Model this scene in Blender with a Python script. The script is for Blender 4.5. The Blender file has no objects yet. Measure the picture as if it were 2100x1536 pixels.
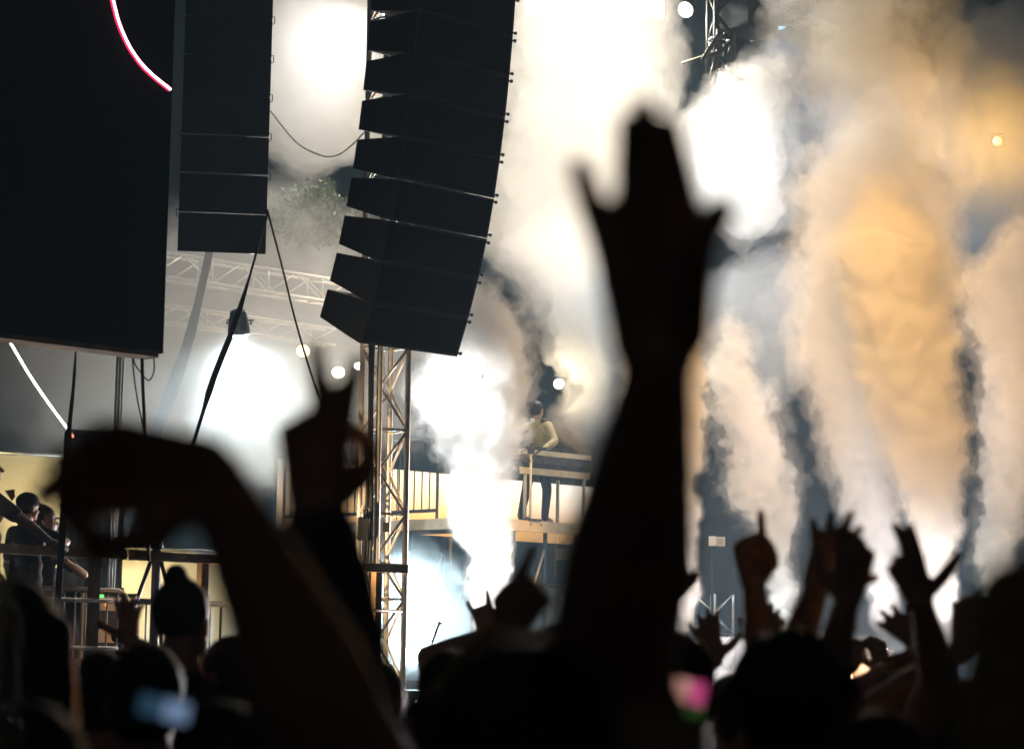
import bpy, bmesh, math, random
import numpy as np
from mathutils import Vector, Matrix
R = math.radians
sc = bpy.context.scene
COL = sc.collection
random.seed(4)

# ------------------------------------------------------------------ camera
FPX = 4958.0                       # focal length in photograph pixels (2100 wide)
camd = bpy.data.cameras.new('camera')
camo = bpy.data.objects.new('camera', camd)
COL.objects.link(camo)
sc.camera = camo
camd.lens = 85
camd.sensor_width = 36
camd.clip_start = .05
camd.clip_end = 2000
CAM = Vector((0, 0, 1.7))
RM = Matrix.Rotation(R(90 + 6.7), 4, 'X') @ Matrix.Rotation(R(1.0), 4, 'Z')
camo.matrix_world = Matrix.Translation(CAM) @ RM
camd.dof.use_dof = True
camd.dof.focus_distance = 25
camd.dof.aperture_fstop = 3.4

# ------------------------------------------------------------------ night sky, moon, exposure
wd = bpy.data.worlds.new('World')
sc.world = wd
wd.use_nodes = True
wn = wd.node_tree
sky = wn.nodes.new('ShaderNodeTexSky')
sky.sky_type = 'NISHITA'
sky.sun_disc = False
sky.sun_elevation = R(-6)
sky.sun_rotation = R(200)
wn.links.new(sky.outputs[0], wn.nodes['Background'].inputs[0])
wn.nodes['Background'].inputs[1].default_value = .02
sund = bpy.data.lights.new('moon', 'SUN')
sund.energy = .02
sund.angle = R(.5)
sund.color = (.75, .85, 1)
suno = bpy.data.objects.new('moon', sund)
COL.objects.link(suno)
suno.rotation_euler = (R(50), 0, R(-20))
sc.view_settings.view_transform = 'Standard'
sc.view_settings.look = 'None'
sc.view_settings.exposure = .1
sc.view_settings.gamma = 1
cy = sc.cycles
cy.volume_bounces = 3
cy.max_bounces = 8
cy.diffuse_bounces = 2
cy.glossy_bounces = 2
cy.transmission_bounces = 4
cy.use_adaptive_sampling = True
cy.adaptive_threshold = .06
cy.use_denoising = True
cy.sample_clamp_indirect = 6
cy.sample_clamp_direct = 40
LM = 0.15  # one dial for all stage lamps


def at(px, py, d):
    v = RM.to_3x3() @ Vector(((px - 1050) / FPX, (768 - py) / FPX, -1))
    return CAM + v * (d / v.y)


S45 = math.sqrt(.5)
W45 = Vector((S45, S45, 0))        # along the stage front, to the right and away
N45 = Vector((S45, -S45, 0))       # the way the stage faces
UP = Vector((0, 0, 1))


# ------------------------------------------------------------------ materials
def mat(name, col, rough=.6, metal=0, var=.25, scale=6, bump=0, spec=.5, emit=None, estr=0, transl=0):
    m = bpy.data.materials.get(name)
    if m:
        return m
    m = bpy.data.materials.new(name)
    m.use_nodes = True
    nt = m.node_tree
    p = nt.nodes['Principled BSDF']
    p.inputs['Roughness'].default_value = rough
    p.inputs['Metallic'].default_value = metal
    p.inputs['Specular IOR Level'].default_value = spec
    if var:
        tc = nt.nodes.new('ShaderNodeTexCoord')
        n = nt.nodes.new('ShaderNodeTexNoise')
        n.inputs['Scale'].default_value = scale
        n.inputs['Detail'].default_value = 5
        nt.links.new(tc.outputs['Object'], n.inputs['Vector'])
        r = nt.nodes.new('ShaderNodeValToRGB')
        r.color_ramp.elements[0].position = .3
        r.color_ramp.elements[1].position = .7
        r.color_ramp.elements[0].color = (*[c * (1 - var) for c in col], 1)
        r.color_ramp.elements[1].color = (*[min(1, c * (1 + var)) for c in col], 1)
        nt.links.new(n.outputs['Fac'], r.inputs[0])
        nt.links.new(r.outputs[0], p.inputs['Base Color'])
        mr = nt.nodes.new('ShaderNodeMapRange')
        mr.inputs['To Min'].default_value = max(0, rough - .12)
        mr.inputs['To Max'].default_value = min(1, rough + .12)
        nt.links.new(n.outputs['Fac'], mr.inputs['Value'])
        nt.links.new(mr.outputs[0], p.inputs['Roughness'])
        if bump:
            b = nt.nodes.new('ShaderNodeBump')
            b.inputs['Strength'].default_value = bump
            b.inputs['Distance'].default_value = .02
            nt.links.new(n.outputs['Fac'], b.inputs['Height'])
            nt.links.new(b.outputs[0], p.inputs['Normal'])
    else:
        p.inputs['Base Color'].default_value = (*col, 1)
    if emit:
        p.inputs['Emission Color'].default_value = (*emit, 1)
        p.inputs['Emission Strength'].default_value = estr
    if transl:
        tb = nt.nodes.new('ShaderNodeBsdfTranslucent')
        tb.inputs[0].default_value = (*col, 1)
        mx = nt.nodes.new('ShaderNodeMixShader')
        mx.inputs[0].default_value = transl
        nt.links.new(p.outputs[0], mx.inputs[1])
        nt.links.new(tb.outputs[0], mx.inputs[2])
        nt.links.new(mx.outputs[0], nt.nodes['Material Output'].inputs['Surface'])
    return m


def volmat(name, dens, col=(.97, .97, .97), an=.35):
    m = bpy.data.materials.new(name)
    m.use_nodes = True
    nt = m.node_tree
    nt.nodes.remove(nt.nodes['Principled BSDF'])
    v = nt.nodes.new('ShaderNodeVolumePrincipled')
    v.inputs['Density'].default_value = dens
    v.inputs['Color'].default_value = (*col, 1)
    v.inputs['Anisotropy'].default_value = an
    v.inputs['Density Attribute'].default_value = ''
    nt.links.new(v.outputs[0], nt.nodes['Material Output'].inputs['Volume'])
    return m


M = dict(
    ground=('ground_asphalt', (.045, .044, .042), .9, 0, .4, 3, .4),
    black=('black_cabinet_paint', (.012, .013, .014), .55, 0, .3, 20, .1),
    screen=('black_screen_back', (.004, .004, .005), .8, 0, .3, 10, 0, .08),
    steel=('galvanised_steel', (.42, .42, .41), .42, .85, .25, 9),
    alu=('brushed_aluminium', (.6, .56, .5), .45, .35, .15, 12),
    darksteel=('dark_steel', (.05, .055, .06), .5, .6, .3, 9),
    wood=('brown_timber', (.36, .22, .12), .7, 0, .35, 9, .3),
    deck=('stage_deck_ply', (.05, .042, .035), .75, 0, .3, 5),
    cream=('cream_painted_metal', (.62, .55, .4), .5, 0, .12, 8),
    drape=('grey_green_drape', (.2, .24, .23), .9, 0, .2, 3),
    tarp=('white_tarpaulin', (.72, .68, .6), .75, 0, .12, 1.2),
    blackdrape=('black_drape', (.018, .02, .024), .9, 0, .3, 4),
    rubber=('black_rubber', (.012, .012, .013), .6, 0, .2, 20),
    strap=('black_webbing', (.015, .014, .016), .8, 0, .3, 30),
    grey=('grey_webbing', (.12, .12, .12), .8, 0, .2, 30),
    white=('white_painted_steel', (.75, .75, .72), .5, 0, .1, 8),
    skin=('skin', (.42, .25, .17), .5, 0, .12, 14),
    skin_dark=('deep_brown_skin', (.13, .07, .045), .5, 0, .15, 14),
    hair=('dark_hair', (.018, .013, .01), .55, 0, .5, 60, .6),
    blond=('blond_hair', (.42, .27, .1), .5, 0, .4, 50, .6),
    brownhair=('light_brown_hair', (.28, .17, .07), .5, 0, .4, 50, .6),
    navy=('navy_cloth', (.02, .028, .045), .85, 0, .3, 12, .2),
    blackcloth=('black_cloth', (.012, .012, .014), .9, 0, .3, 12, .2),
    greycloth=('grey_cloth', (.09, .09, .1), .9, 0, .3, 12, .2),
    redcloth=('red_cloth', (.3, .03, .04), .85, 0, .25, 12, .2),
    goldcloth=('mustard_cloth', (.42, .27, .05), .85, 0, .25, 12, .2),
    tancloth=('tan_jacket_cloth', (.42, .33, .16), .8, 0, .3, 10, .4),
    denim=('dark_denim', (.03, .04, .07), .9, 0, .3, 14, .2),
    bark=('bark', (.09, .06, .04), .9, 0, .4, 8, .5),
    leaf=('leaf_green', (.05, .1, .02), .6, 0, .4, 2),
)
for k in list(M):
    M[k] = mat(*M[k])


# ------------------------------------------------------------------ mesh helpers
class MB:
    def __init__(s):
        s.v = []
        s.f = []

    def add(s, vs, fs):
        o = len(s.v)
        s.v += [Vector(v) for v in vs]
        s.f += [tuple(i + o for i in f) for f in fs]
        return s

    def obox(s, c, x, y, z):       # centre and three half-axis vectors
        c = Vector(c)
        x, y, z = Vector(x), Vector(y), Vector(z)
        vs = [c + x * a + y * b + z * d for a in (-1, 1) for b in (-1, 1) for d in (-1, 1)]
        fs = [(0, 1, 3, 2), (4, 6, 7, 5), (0, 4, 5, 1), (2, 3, 7, 6), (0, 2, 6, 4), (1, 5, 7, 3)]
        if x.cross(y).dot(z) < 0:
            fs = [f[::-1] for f in fs]
        return s.add(vs, fs)

    def bevbox(s, c, x, y, z, b):  # bevelled box
        c, x, y, z = Vector(c), Vector(x), Vector(y), Vector(z)
        bm = bmesh.new()
        bmesh.ops.create_cube(bm, size=2)
        mt = Matrix((x, y, z)).transposed()
        for v in bm.verts:
            v.co = c + mt @ v.co
        bmesh.ops.bevel(bm, geom=bm.edges[:], offset=b, segments=2, affect='EDGES', profile=.5)
        bmesh.ops.recalc_face_normals(bm, faces=bm.faces[:])
        bm.verts.index_update()
        s.add([v.co.copy() for v in bm.verts], [tuple(v.index for v in f.verts) for f in bm.faces])
        bm.free()
        return s

    def tube(s, pts, r, n=8, cap=True):
        pts = [Vector(p) for p in pts]
        rs = r if isinstance(r, (list, tuple)) else [r] * len(pts)
        rings = []
        prev = None
        for i, p in enumerate(pts):
            t = (pts[min(i + 1, len(pts) - 1)] - pts[max(i - 1, 0)]).normalized()
            if prev is None:
                a = t.cross(UP)
                if a.length < .05:
                    a = t.cross(Vector((1, 0, 0)))
            else:
                a = prev - t * prev.dot(t)
            a.normalize()
            prev = a
            b = t.cross(a)
            rings.append([p + (a * math.cos(2 * math.pi * k / n) + b * math.sin(2 * math.pi * k / n)) * rs[i] for k in range(n)])
        vs = [v for g in rings for v in g]
        fs = []
        for i in range(len(pts) - 1):
            for k in range(n):
                fs.append((i * n + k, i * n + (k + 1) % n, (i + 1) * n + (k + 1) % n, (i + 1) * n + k))
        if cap:
            fs.append(tuple(range(n - 1, -1, -1)))
            fs.append(tuple((len(pts) - 1) * n + k for k in range(n)))
        return s.add(vs, fs)

    def ribbon(s, pts, side, wd, th):  # flat strap with thickness
        for a, b, w0, w1 in zip(pts[:-1], pts[1:], wd[:-1], wd[1:]):
            a, b = Vector(a), Vector(b)
            t = (b - a).normalized()
            sd = (side - t * side.dot(t)).normalized()
            nn = t.cross(sd).normalized() * th / 2
            vs = [a - sd * w0 / 2 - nn, a + sd * w0 / 2 - nn, a + sd * w0 / 2 + nn, a - sd * w0 / 2 + nn,
                  b - sd * w1 / 2 - nn, b + sd * w1 / 2 - nn, b + sd * w1 / 2 + nn, b - sd * w1 / 2 + nn]
            s.add(vs, [(0, 3, 2, 1), (4, 5, 6, 7), (0, 1, 5, 4), (1, 2, 6, 5), (2, 3, 7, 6), (3, 0, 4, 7)])
        return s

    def cone(s, p0, r0, p1, r1, n=12, k=4):   # capsule with two radii
        p0, p1 = Vector(p0), Vector(p1)
        t = p1 - p0
        if t.length < 1e-5:
            t = Vector((0, 0, 1e-4))
        t.normalize()
        a = t.cross(UP)
        if a.length < .05:
            a = t.cross(Vector((1, 0, 0)))
        a.normalize()
        b = t.cross(a)
        prof = []
        for i in range(k + 1):
            an = -math.pi / 2 + i * math.pi / 2 / k
            prof.append((p0 + t * math.sin(an) * r0, math.cos(an) * r0))
        for i in range(k + 1):
            an = i * math.pi / 2 / k
            prof.append((p1 + t * math.sin(an) * r1, math.cos(an) * r1))
        vs = [prof[0][0]]
        for c, r in prof[1:-1]:
            vs += [c + (a * math.cos(2 * math.pi * j / n) + b * math.sin(2 * math.pi * j / n)) * r for j in range(n)]
        vs.append(prof[-1][0])
        m = len(prof) - 2
        fs = [(0, 1 + (j + 1) % n, 1 + j) for j in range(n)]
        for i in range(m - 1):
            for j in range(n):
                q = 1 + i * n
                fs.append((q + j, q + (j + 1) % n, q + n + (j + 1) % n, q + n + j))
        q = 1 + (m - 1) * n
        fs += [(q + j, q + (j + 1) % n, len(vs) - 1) for j in range(n)]
        return s.add(vs, fs)

    def ell(s, c, rx, ry, rz, rot=None, n=14, k=8):
        vs, fs = [], []
        rot = rot or Matrix.Identity(3)
        c = Vector(c)
        for i in range(1, k):
            th = math.pi * i / k
            for j in range(n):
                ph = 2 * math.pi * j / n
                vs.append(c + rot @ Vector((rx * math.sin(th) * math.cos(ph), ry * math.sin(th) * math.sin(ph), -rz * math.cos(th))))
        b, t = len(vs), len(vs) + 1
        vs += [c + rot @ Vector((0, 0, -rz)), c + rot @ Vector((0, 0, rz))]
        for i in range(k - 2):
            for j in range(n):
                fs.append((i * n + j, i * n + (j + 1) % n, (i + 1) * n + (j + 1) % n, (i + 1) * n + j))
        for j in range(n):
            fs.append((b, (j + 1) % n, j))
            fs.append((t, (k - 2) * n + j, (k - 2) * n + (j + 1) % n))
        return s.add(vs, fs)

    def mesh(s, name):
        me = bpy.data.meshes.new(name)
        me.from_pydata([tuple(v) for v in s.v], [], s.f)
        me.update()
        return me

    def build(s, name, material, parent=None, smooth=False):
        me = s.mesh(name)
        return link(name, me, material, parent, smooth)


def link(name, me, material, parent=None, smooth=False):
    if material:
        me.materials.clear()
        me.materials.append(material)
    if smooth:
        me.polygons.foreach_set('use_smooth', [True] * len(me.polygons))
    o = bpy.data.objects.new(name, me)
    COL.objects.link(o)
    if parent is None:             # origin at the middle of the base
        xs = [v.co for v in me.vertices]
        c = Vector(((min(v.x for v in xs) + max(v.x for v in xs)) / 2, (min(v.y for v in xs) + max(v.y for v in xs)) / 2, min(v.z for v in xs)))
        me.transform(Matrix.Translation(-c))
        o.location = c
        WLOC[o.name] = c
    else:
        o.parent = parent
        o.matrix_parent_inverse = Matrix.Translation(WLOC[parent.name]).inverted()
        WLOC[o.name] = Vector((0, 0, 0)) if parent.name in ROOTS else WLOC[parent.name]
    return o


WLOC = {}
ROOTS = set()


def tag(o, label, cat, group=None, kind=None):
    o['label'] = label
    o['category'] = cat
    if group:
        o['group'] = group
    if kind:
        o['kind'] = kind
    return o


def thing(name, label, cat, loc, group=None):
    o = bpy.data.objects.new(name, None)
    COL.objects.link(o)
    o.empty_display_size = .2
    o.location = Vector(loc)
    WLOC[o.name] = Vector(loc)
    ROOTS.add(o.name)
    return tag(o, label, cat, group)


def part(o_parent, name, mb, material, smooth=False):
    """child of a thing, or sub-part of a part; vertices are in world space"""
    me = mb.mesh(name)
    if smooth:
        me.polygons.foreach_set('use_smooth', [True] * len(me.polygons))
    me.materials.append(material)
    o = bpy.data.objects.new(name, me)
    COL.objects.link(o)
    o.parent = o_parent
    root = o_parent
    while root.parent:
        root = root.parent
    if o_parent is root:
        o.matrix_parent_inverse = Matrix.Translation(WLOC[root.name]).inverted()
    return o


def structure(name, mb, material):
    o = mb.build(name, material)
    o['kind'] = 'structure'
    return o


# ------------------------------------------------------------------ ground and stage
structure('ground', MB().add([(-300, -200, 0), (300, -200, 0), (300, 500, 0), (-300, 500, 0)], [(0, 1, 2, 3)]), M['ground'])

J0 = at(1000, 1335, 29)            # front edge of the main stage runs through here
SZ = 1.55
st = thing('stage', 'wide dark main stage floor on steel legs below the white smoke jets', 'stage', (J0.x, J0.y, 0))
c = Vector((J0.x, J0.y, 0)) - N45 * 6 + W45 * 5
part(st, 'deck', MB().obox(c + UP * (SZ - .06), W45 * 11, N45 * 6, UP * .06), M['deck'])
part(st, 'fascia', MB().obox(c + N45 * 5.98 + UP * (SZ / 2 - .07), W45 * 11, N45 * .02, UP * (SZ / 2 - .07)), M['blackdrape'])
for i in range(8):
    for j in (0, 1):
        q = c + W45 * (-10.5 + 3 * i) + N45 * (5.6 - 11 * j)
        part(st, 'leg', MB().tube([q, q + UP * (SZ - .13)], .04), M['darksteel'])

# raised DJ riser with its corner toward us
K = at(985, 1060, 32.3)
RZ = K.z
rs = thing('dj_riser', 'tall scaffold riser with cream edge beam under the performer', 'riser', (K.x, K.y, SZ))
RL, RD = 2.0, 4.2
mid = Vector((K.x, K.y, 0)) + W45 * RL / 2 - N45 * RD / 2
part(rs, 'deck', MB().obox(mid + UP * (RZ - .03), W45 * (RL / 2), N45 * (RD / 2), UP * .03), M['deck'])
fb = Vector((K.x, K.y, 0)) + W45 * RL / 2 + N45 * .03 + UP * (RZ - .075)
beam = part(rs, 'front_beam', MB().bevbox(fb, W45 * (RL / 2), N45 * .028, UP * .075, .006), M['cream'])
for k in (-.9, -.1, .1, .72, .88):
    part(beam, 'bolt', MB().tube([fb + W45 * k * RL / 2 + N45 * .02 + UP * .02, fb + W45 * k * RL / 2 + N45 * .04 + UP * .02], .011), M['darksteel'])
part(rs, 'side_beam', MB().bevbox(Vector((K.x, K.y, 0)) - N45 * RD / 2 - W45 * .03 + UP * (RZ - .075), N45 * (RD / 2), W45 * .028, UP * .075, .006), M['cream'])
for i in range(4):
    for j in range(3):
        q = Vector((K.x, K.y, 0)) + W45 * (.06 + i * (RL - .12) / 3) - N45 * (.06 + j * (RD - .12) / 2)
        part(rs, 'leg', MB().tube([q + UP * SZ, q + UP * (RZ - .15)], .03), M['darksteel'])
        if i < 3:
            q2 = q + W45 * (RL - .12) / 3
            part(rs, 'brace', MB().tube([q + UP * (SZ + .15), q2 + UP * (RZ - .35)], .018, 6), M['steel'])
for z in (SZ + .45, SZ + 1.15):
    part(rs, 'ledger', MB().tube([Vector((K.x, K.y, z)) + N45 * .0 + W45 * .02, Vector((K.x, K.y, z)) + W45 * (RL - .02)], .025, 6), M['darksteel'])
    part(rs, 'ledger', MB().tube([Vector((K.x, K.y, z)) - N45 * .02, Vector((K.x, K.y, z)) - N45 * (RD - .02)], .025, 6), M['darksteel'])
part(rs, 'skirt', MB().obox(mid + UP * ((SZ + RZ) / 2 - .3) - N45 * 1.2, W45 * (RL / 2 - .08), N45 * .01, UP * (RZ - SZ) / 2.6), M['blackdrape'])

# equipment boxes under the riser, right of the first jet
for px, py, d, w, h, lab, mk in (
        (1170, 1139, 34.2, .13, .06, 'small pale equipment case high under the riser edge', 'cream'),
        (1120, 1250, 34.6, .22, .33, 'tall grey cloth covered case below the riser', 'drape'),
        (1205, 1230, 35.4, .2, .38, 'grey road case on stage behind the raised arm', 'greycloth')):
    p = at(px, py, d)
    b = thing('equipment_case', lab, 'case', p - UP * h)
    body = part(b, 'body', MB().bevbox(p, W45 * w, N45 * .16, UP * h, .012), M[mk])
    part(b, 'lid', MB().bevbox(p + UP * (h + .015), W45 * (w + .006), N45 * .166, UP * .015, .004), M['alu'])
    for k in (-1, 1):
        part(body, 'latch', MB().obox(p + W45 * w * .5 * k + N45 * .165 + UP * h * .6, W45 * .018, N45 * .006, UP * .025), M['steel'])

# railing along the left side of the riser
rl = thing('deck_railing', 'dark metal deck railing with upright bars behind the truss tower', 'railing', Vector((K.x, K.y, RZ)) - N45 * 2)
a0 = Vector((K.x, K.y, RZ)) - N45 * .9 + W45 * .05
a1 = Vector((K.x, K.y, RZ)) - N45 * (RD - .05) + W45 * .05
for z in (.12, 1.1):
    part(rl, 'rail', MB().tube([a0 + UP * z, a1 + UP * z], .025), M['darksteel'])
for i in range(22):
    q = a0.lerp(a1, i / 21)
    part(rl, 'bar' if i % 7 else 'post', MB().tube([q + UP * (0 if i % 7 == 0 else .12), q + UP * 1.1], .011 if i % 7 else .024, 6), M['darksteel'])

# pale flats behind the riser, lit amber
fl = thing('backdrop_flat', 'beige cloth backdrop glowing amber behind the performer and the tower', 'backdrop', Vector((K.x, K.y, RZ)) - N45 * 4.6)
q0 = Vector((K.x, K.y, 0)) - N45 * 4.5 + W45 * .2
for i in range(6):
    q = q0 + W45 * (i * 1.2)
    mb = MB()
    nn = 14
    for s_ in range(nn):
        x0, x1 = s_ / nn * 1.18, (s_ + 1) / nn * 1.18
        f0, f1 = .008 * math.sin(s_ * .8 + i), .008 * math.sin((s_ + 1) * .8 + i)
        a, b = q + W45 * x0 + N45 * f0, q + W45 * x1 + N45 * f1
        mb.add([a + UP * (RZ + .02), b + UP * (RZ + .02), b + UP * (RZ + 1.0), a + UP * (RZ + 1.0),
                a - N45 * .012 + UP * (RZ + .02), b - N45 * .012 + UP * (RZ + .02), b - N45 * .012 + UP * (RZ + 1.0), a - N45 * .012 + UP * (RZ + 1.0)],
               [(0, 1, 2, 3), (7, 6, 5, 4), (3, 2, 6, 7), (4, 5, 1, 0)])
    part(fl, 'cloth_panel', mb, M['tarp'], True)
    part(fl, 'post', MB().tube([q + UP * SZ - N45 * .06, q + UP * (RZ + 1.02) - N45 * .06], .025), M['darksteel'])

# ------------------------------------------------------------------ truss builder
def truss(name, label, cat, A, B, size, side, pitch, tr=.024, br=.011, material=None, group=None, plates=()):
    A, B = Vector(A), Vector(B)
    t = (B - A).normalized()
    s1 = (side - t * side.dot(t)).normalized()
    s2 = t.cross(s1)
    L = (B - A).length
    h = size / 2
    o = thing(name, label, cat, A if abs(t.z) > .5 else (A + B) / 2, group)
    cs = [(s1 * h + s2 * h), (-s1 * h + s2 * h), (-s1 * h - s2 * h), (s1 * h - s2 * h)]
    mt = material or M['alu']
    for c_ in cs:
        part(o, 'chord', MB().tube([A + c_, B + c_], tr, 10), mt, True)
    n = max(1, round(L / pitch))
    for f in range(4):
        ca, cb = cs[f], cs[(f + 1) % 4]
        for i in range(n):
            p = A + t * (L * i / n)
            q = A + t * (L * (i + 1) / n)
            if (i + f) % 2:
                part(o, 'brace', MB().tube([p + ca, q + cb], br, 6), mt, True)
            else:
                part(o, 'brace', MB().tube([p + cb, q + ca], br, 6), mt, True)
            if i % 2 == 0 and i:
                part(o, 'rung', MB().tube([p + ca, p + cb], br * 1.1, 6), mt, True)
    for z in plates:
        p = A + t * z
        for f in range(4):
            ca, cb = cs[f], cs[(f + 1) % 4]
            for dz in (-.03, .03):
                part(o, 'end_plate', MB().obox(p + t * dz + (ca + cb) / 2, (cb - ca) * .56, (ca + cb).normalized() * .02, t * .012), mt)
    return o


TB = at(781, 1340, 21)
TB.z = 0
ttop = at(792, -60, 21)
TT = Vector((TB.x - .04, TB.y, 9.5))
pz = at(781, 1166, 21).z
truss('truss_tower', 'silver box truss tower standing below the curved speaker hang', 'truss tower', TB, TT, .29, Vector((.82, .57, 0)), .36, .026, .012, None, None, (pz,))
# cables climbing the tower
mb = MB()
for k, (ox, r) in enumerate(((-.14, .018), (-.125, .013), (-.105, .016))):
    mb.tube([Vector((TB.x + ox + .012 * math.sin(z * 2.2 + k), TB.y - .24, z)) for z in [i * .3 for i in range(0, 16)]] +
            [Vector((TB.x + ox, TB.y - .2, 5.2))], r, 6)
tag(mb.build('cable_bundle', M['rubber'], None, True), 'black cable bundle running up the silver truss tower', 'cable')
p = at(746, 1085, 20.7)
cl = thing('hoist_motor', 'small black hoist motor clamped to the truss tower legs', 'motor', p)
part(cl, 'body', MB().bevbox(p, Vector((.05, 0, 0)), Vector((0, .06, 0)), UP * .1, .01), M['black'])
part(cl, 'hook', MB().tube([p + UP * .1, p + UP * .16, p + UP * .19 + Vector((.03, 0, 0)), p + UP * .16 + Vector((.05, 0, 0))], .009, 6), M['darksteel'])
part(cl, 'clamp', MB().bevbox(p + Vector((.19, 0, .02)), Vector((.03, 0, 0)), Vector((0, .04, 0)), UP * .04, .006), M['black'])

# ------------------------------------------------------------------ main line array
LAW, LAH, LAR, LAD = 1.13, .352, .245, .58
la = thing('line_array', 'large curved black line array hanging over the truss tower', 'loudspeaker', at(735, 703, 20))
tilts = [22, 19, 16, 13, 10.5, 8.5, 7, 5.5, 4.5, 3.5, 2.5]
pt = at(737, 704, 20)              # front, left, lower corner
for i, tl in enumerate(tilts):
    ct, stl = math.cos(R(tl)), math.sin(R(tl))
    u = UP * ct + N45 * stl        # up along the grille
    bk = -N45 * ct + UP * stl      # to the rear
    e = .005 if i == 3 else .0012
    w0 = W45 * 0
    p0 = pt + u * e
    prof = [p0, p0 + u * (LAH - 2 * e), p0 + u * (LAH - 2 * e) + bk * .16 - u * .012,
            p0 + u * (LAH / 2 + LAR / 2) + bk * LAD, p0 + u * (LAH / 2 - LAR / 2) + bk * LAD, p0 + bk * .16 + u * .012]
    n = len(prof)
    vs = prof + [q + W45 * LAW for q in prof]
    fs = [tuple(range(n)), tuple(range(2 * n - 1, n - 1, -1))] + [(k, (k + 1) % n + 0, (k + 1) % n + n, k + n)[::-1] for k in range(n)]
    cab = part(la, 'cabinet', MB().add(vs, fs), M['black'])
    part(cab, 'grille', MB().obox(p0 + u * (LAH / 2 - e) + W45 * LAW / 2 - bk * .006, W45 * (LAW / 2 - .03), bk * .004, u * (LAH / 2 - .025)), M['screen'])
    for dz in (.03, LAH - .035):
        q = p0 + u * dz + W45 * LAW
        part(cab, 'rigging_pin', MB().tube([q, q + W45 * .022], .009, 6).tube([q + W45 * .022, q + W45 * .034], .017, 6), M['darksteel'])
    pt = pt + u * LAH
part(la, 'flying_frame', MB().obox(pt + UP * .06 + W45 * LAW / 2 - N45 * .2, W45 * LAW / 2, N45 * .25, UP * .05), M['darksteel'])

# left speaker column, square on to us
sa = thing('speaker_column', 'straight black speaker column between the screen and the curved array', 'loudspeaker', at(455, 505, 21.4))
ax = Vector((math.cos(R(7)), math.sin(R(7)), 0))
ay = Vector((-ax.y, ax.x, 0))
b0 = at(364, 500, 21.4)
for i in range(9):
    gap = .022 if i == 2 else .012
    bz = b0 + UP * (i * .362)
    cx = bz + ax * .395 + ay * .35 + UP * .175
    cab = part(sa, 'cabinet', MB().bevbox(cx, ax * .395, ay * .3 + UP * .058, UP * (.181 - gap / 2), .004), M['black'])
    for k in (-1, 1):
        q = cx + ax * .395 * k - ay * .3 + UP * .15
        part(cab, 'shackle', MB().tube([q, q + ax * .02 * k, q + ax * .02 * k - UP * .06, q - UP * .07], .005, 5), M['darksteel'])

# ------------------------------------------------------------------ black video screen at the left
SC0 = at(333, 722, 17)
sb = thing('video_screen', 'huge black video screen hanging at the left edge', 'screen', SC0)
scn = SC0 - W45 * 1.8 - N45 * .12 + UP * 2.4
part(sb, 'body', MB().bevbox(scn, W45 * 1.8, N45 * .12, UP * 2.4, .01), M['screen'])
part(sb, 'bottom_trim', MB().bevbox(SC0 - W45 * 1.8 - N45 * .12 - UP * .02, W45 * 1.78, N45 * .1, UP * .018, .004), M['wood'])
part(sb, 'side_trim', MB().bevbox(scn + W45 * 1.806, N45 * .11, W45 * .005, UP * 2.38, .002), M['darksteel'])


def onscreen(px, py, off=.02):     # the ray through a pixel, met with the screen's front
    v = (at(px, py, 10) - CAM).normalized()
    o = SC0 + N45 * off
    return CAM + v * ((o - CAM).dot(N45) / v.dot(N45))


def emat(name, col, s):
    return mat(name, (.8, .8, .8), .5, 0, 0, 1, 0, .5, col, s)


def smoothpts(pts, n=6):
    out = []
    P = [pts[0]] + pts + [pts[-1]]
    for i in range(1, len(P) - 2):
        for k in range(n):
            t = k / n
            a, b, c_, d = P[i - 1], P[i], P[i + 1], P[i + 2]
            out.append(.5 * ((2 * b) + (c_ - a) * t + (2 * a - 5 * b + 4 * c_ - d) * t * t + (3 * b - a - 3 * c_ + d) * t ** 3))
    out.append(pts[-1])
    return out


lr = thing('light_rope', 'glowing pink white light rope curving across the black screen', 'light rope', onscreen(350, 183))
rp = smoothpts([onscreen(x, y) for x, y in ((205, -130), (220, -50), (232, 0), (246, 52), (270, 103), (303, 145), (350, 184))])
part(lr, 'glowing_core', MB().tube(rp, .0085, 6), emat('pink_light', (1, .55, .62), 9), True)
part(lr, 'tube', MB().tube([q - N45 * .012 for q in rp], .016, 6), emat('pink_tube', (1, .02, .12), 1.2), True)
lr = thing('light_rope', 'glowing white light rope slanting down behind the black strap at left', 'light rope', at(150, 896, 18))
rp2 = smoothpts([at(x, y, d) for x, y, d in ((-30, 615, 17.6), (10, 683, 17.7), (60, 768, 17.8), (100, 827, 17.9), (142, 884, 18), (150, 896, 18))])
part(lr, 'glowing_core', MB().tube(rp2[:25], .008, 6), emat('warm_rope_light', (1, .9, .72), 9), True)
part(lr, 'end_cap', MB().tube(rp2[24:], .009, 6), emat('red_rope_light', (1, .25, .15), 2.5), True)

# straps and cables
def strap(label, pts, wd, mk='strap', name='ratchet_strap', cat='strap'):
    P = [at(*p) for p in pts]
    P = smoothpts(P, 3)
    ws = [wd[min(len(wd) - 1, int(i / max(1, len(P) - 1) * len(wd)))] for i in range(len(P))]
    o = MB().ribbon(P, Vector((1, 0, 0)), ws, .004).build(name, M[mk])
    return tag(o, label, cat)


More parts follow.
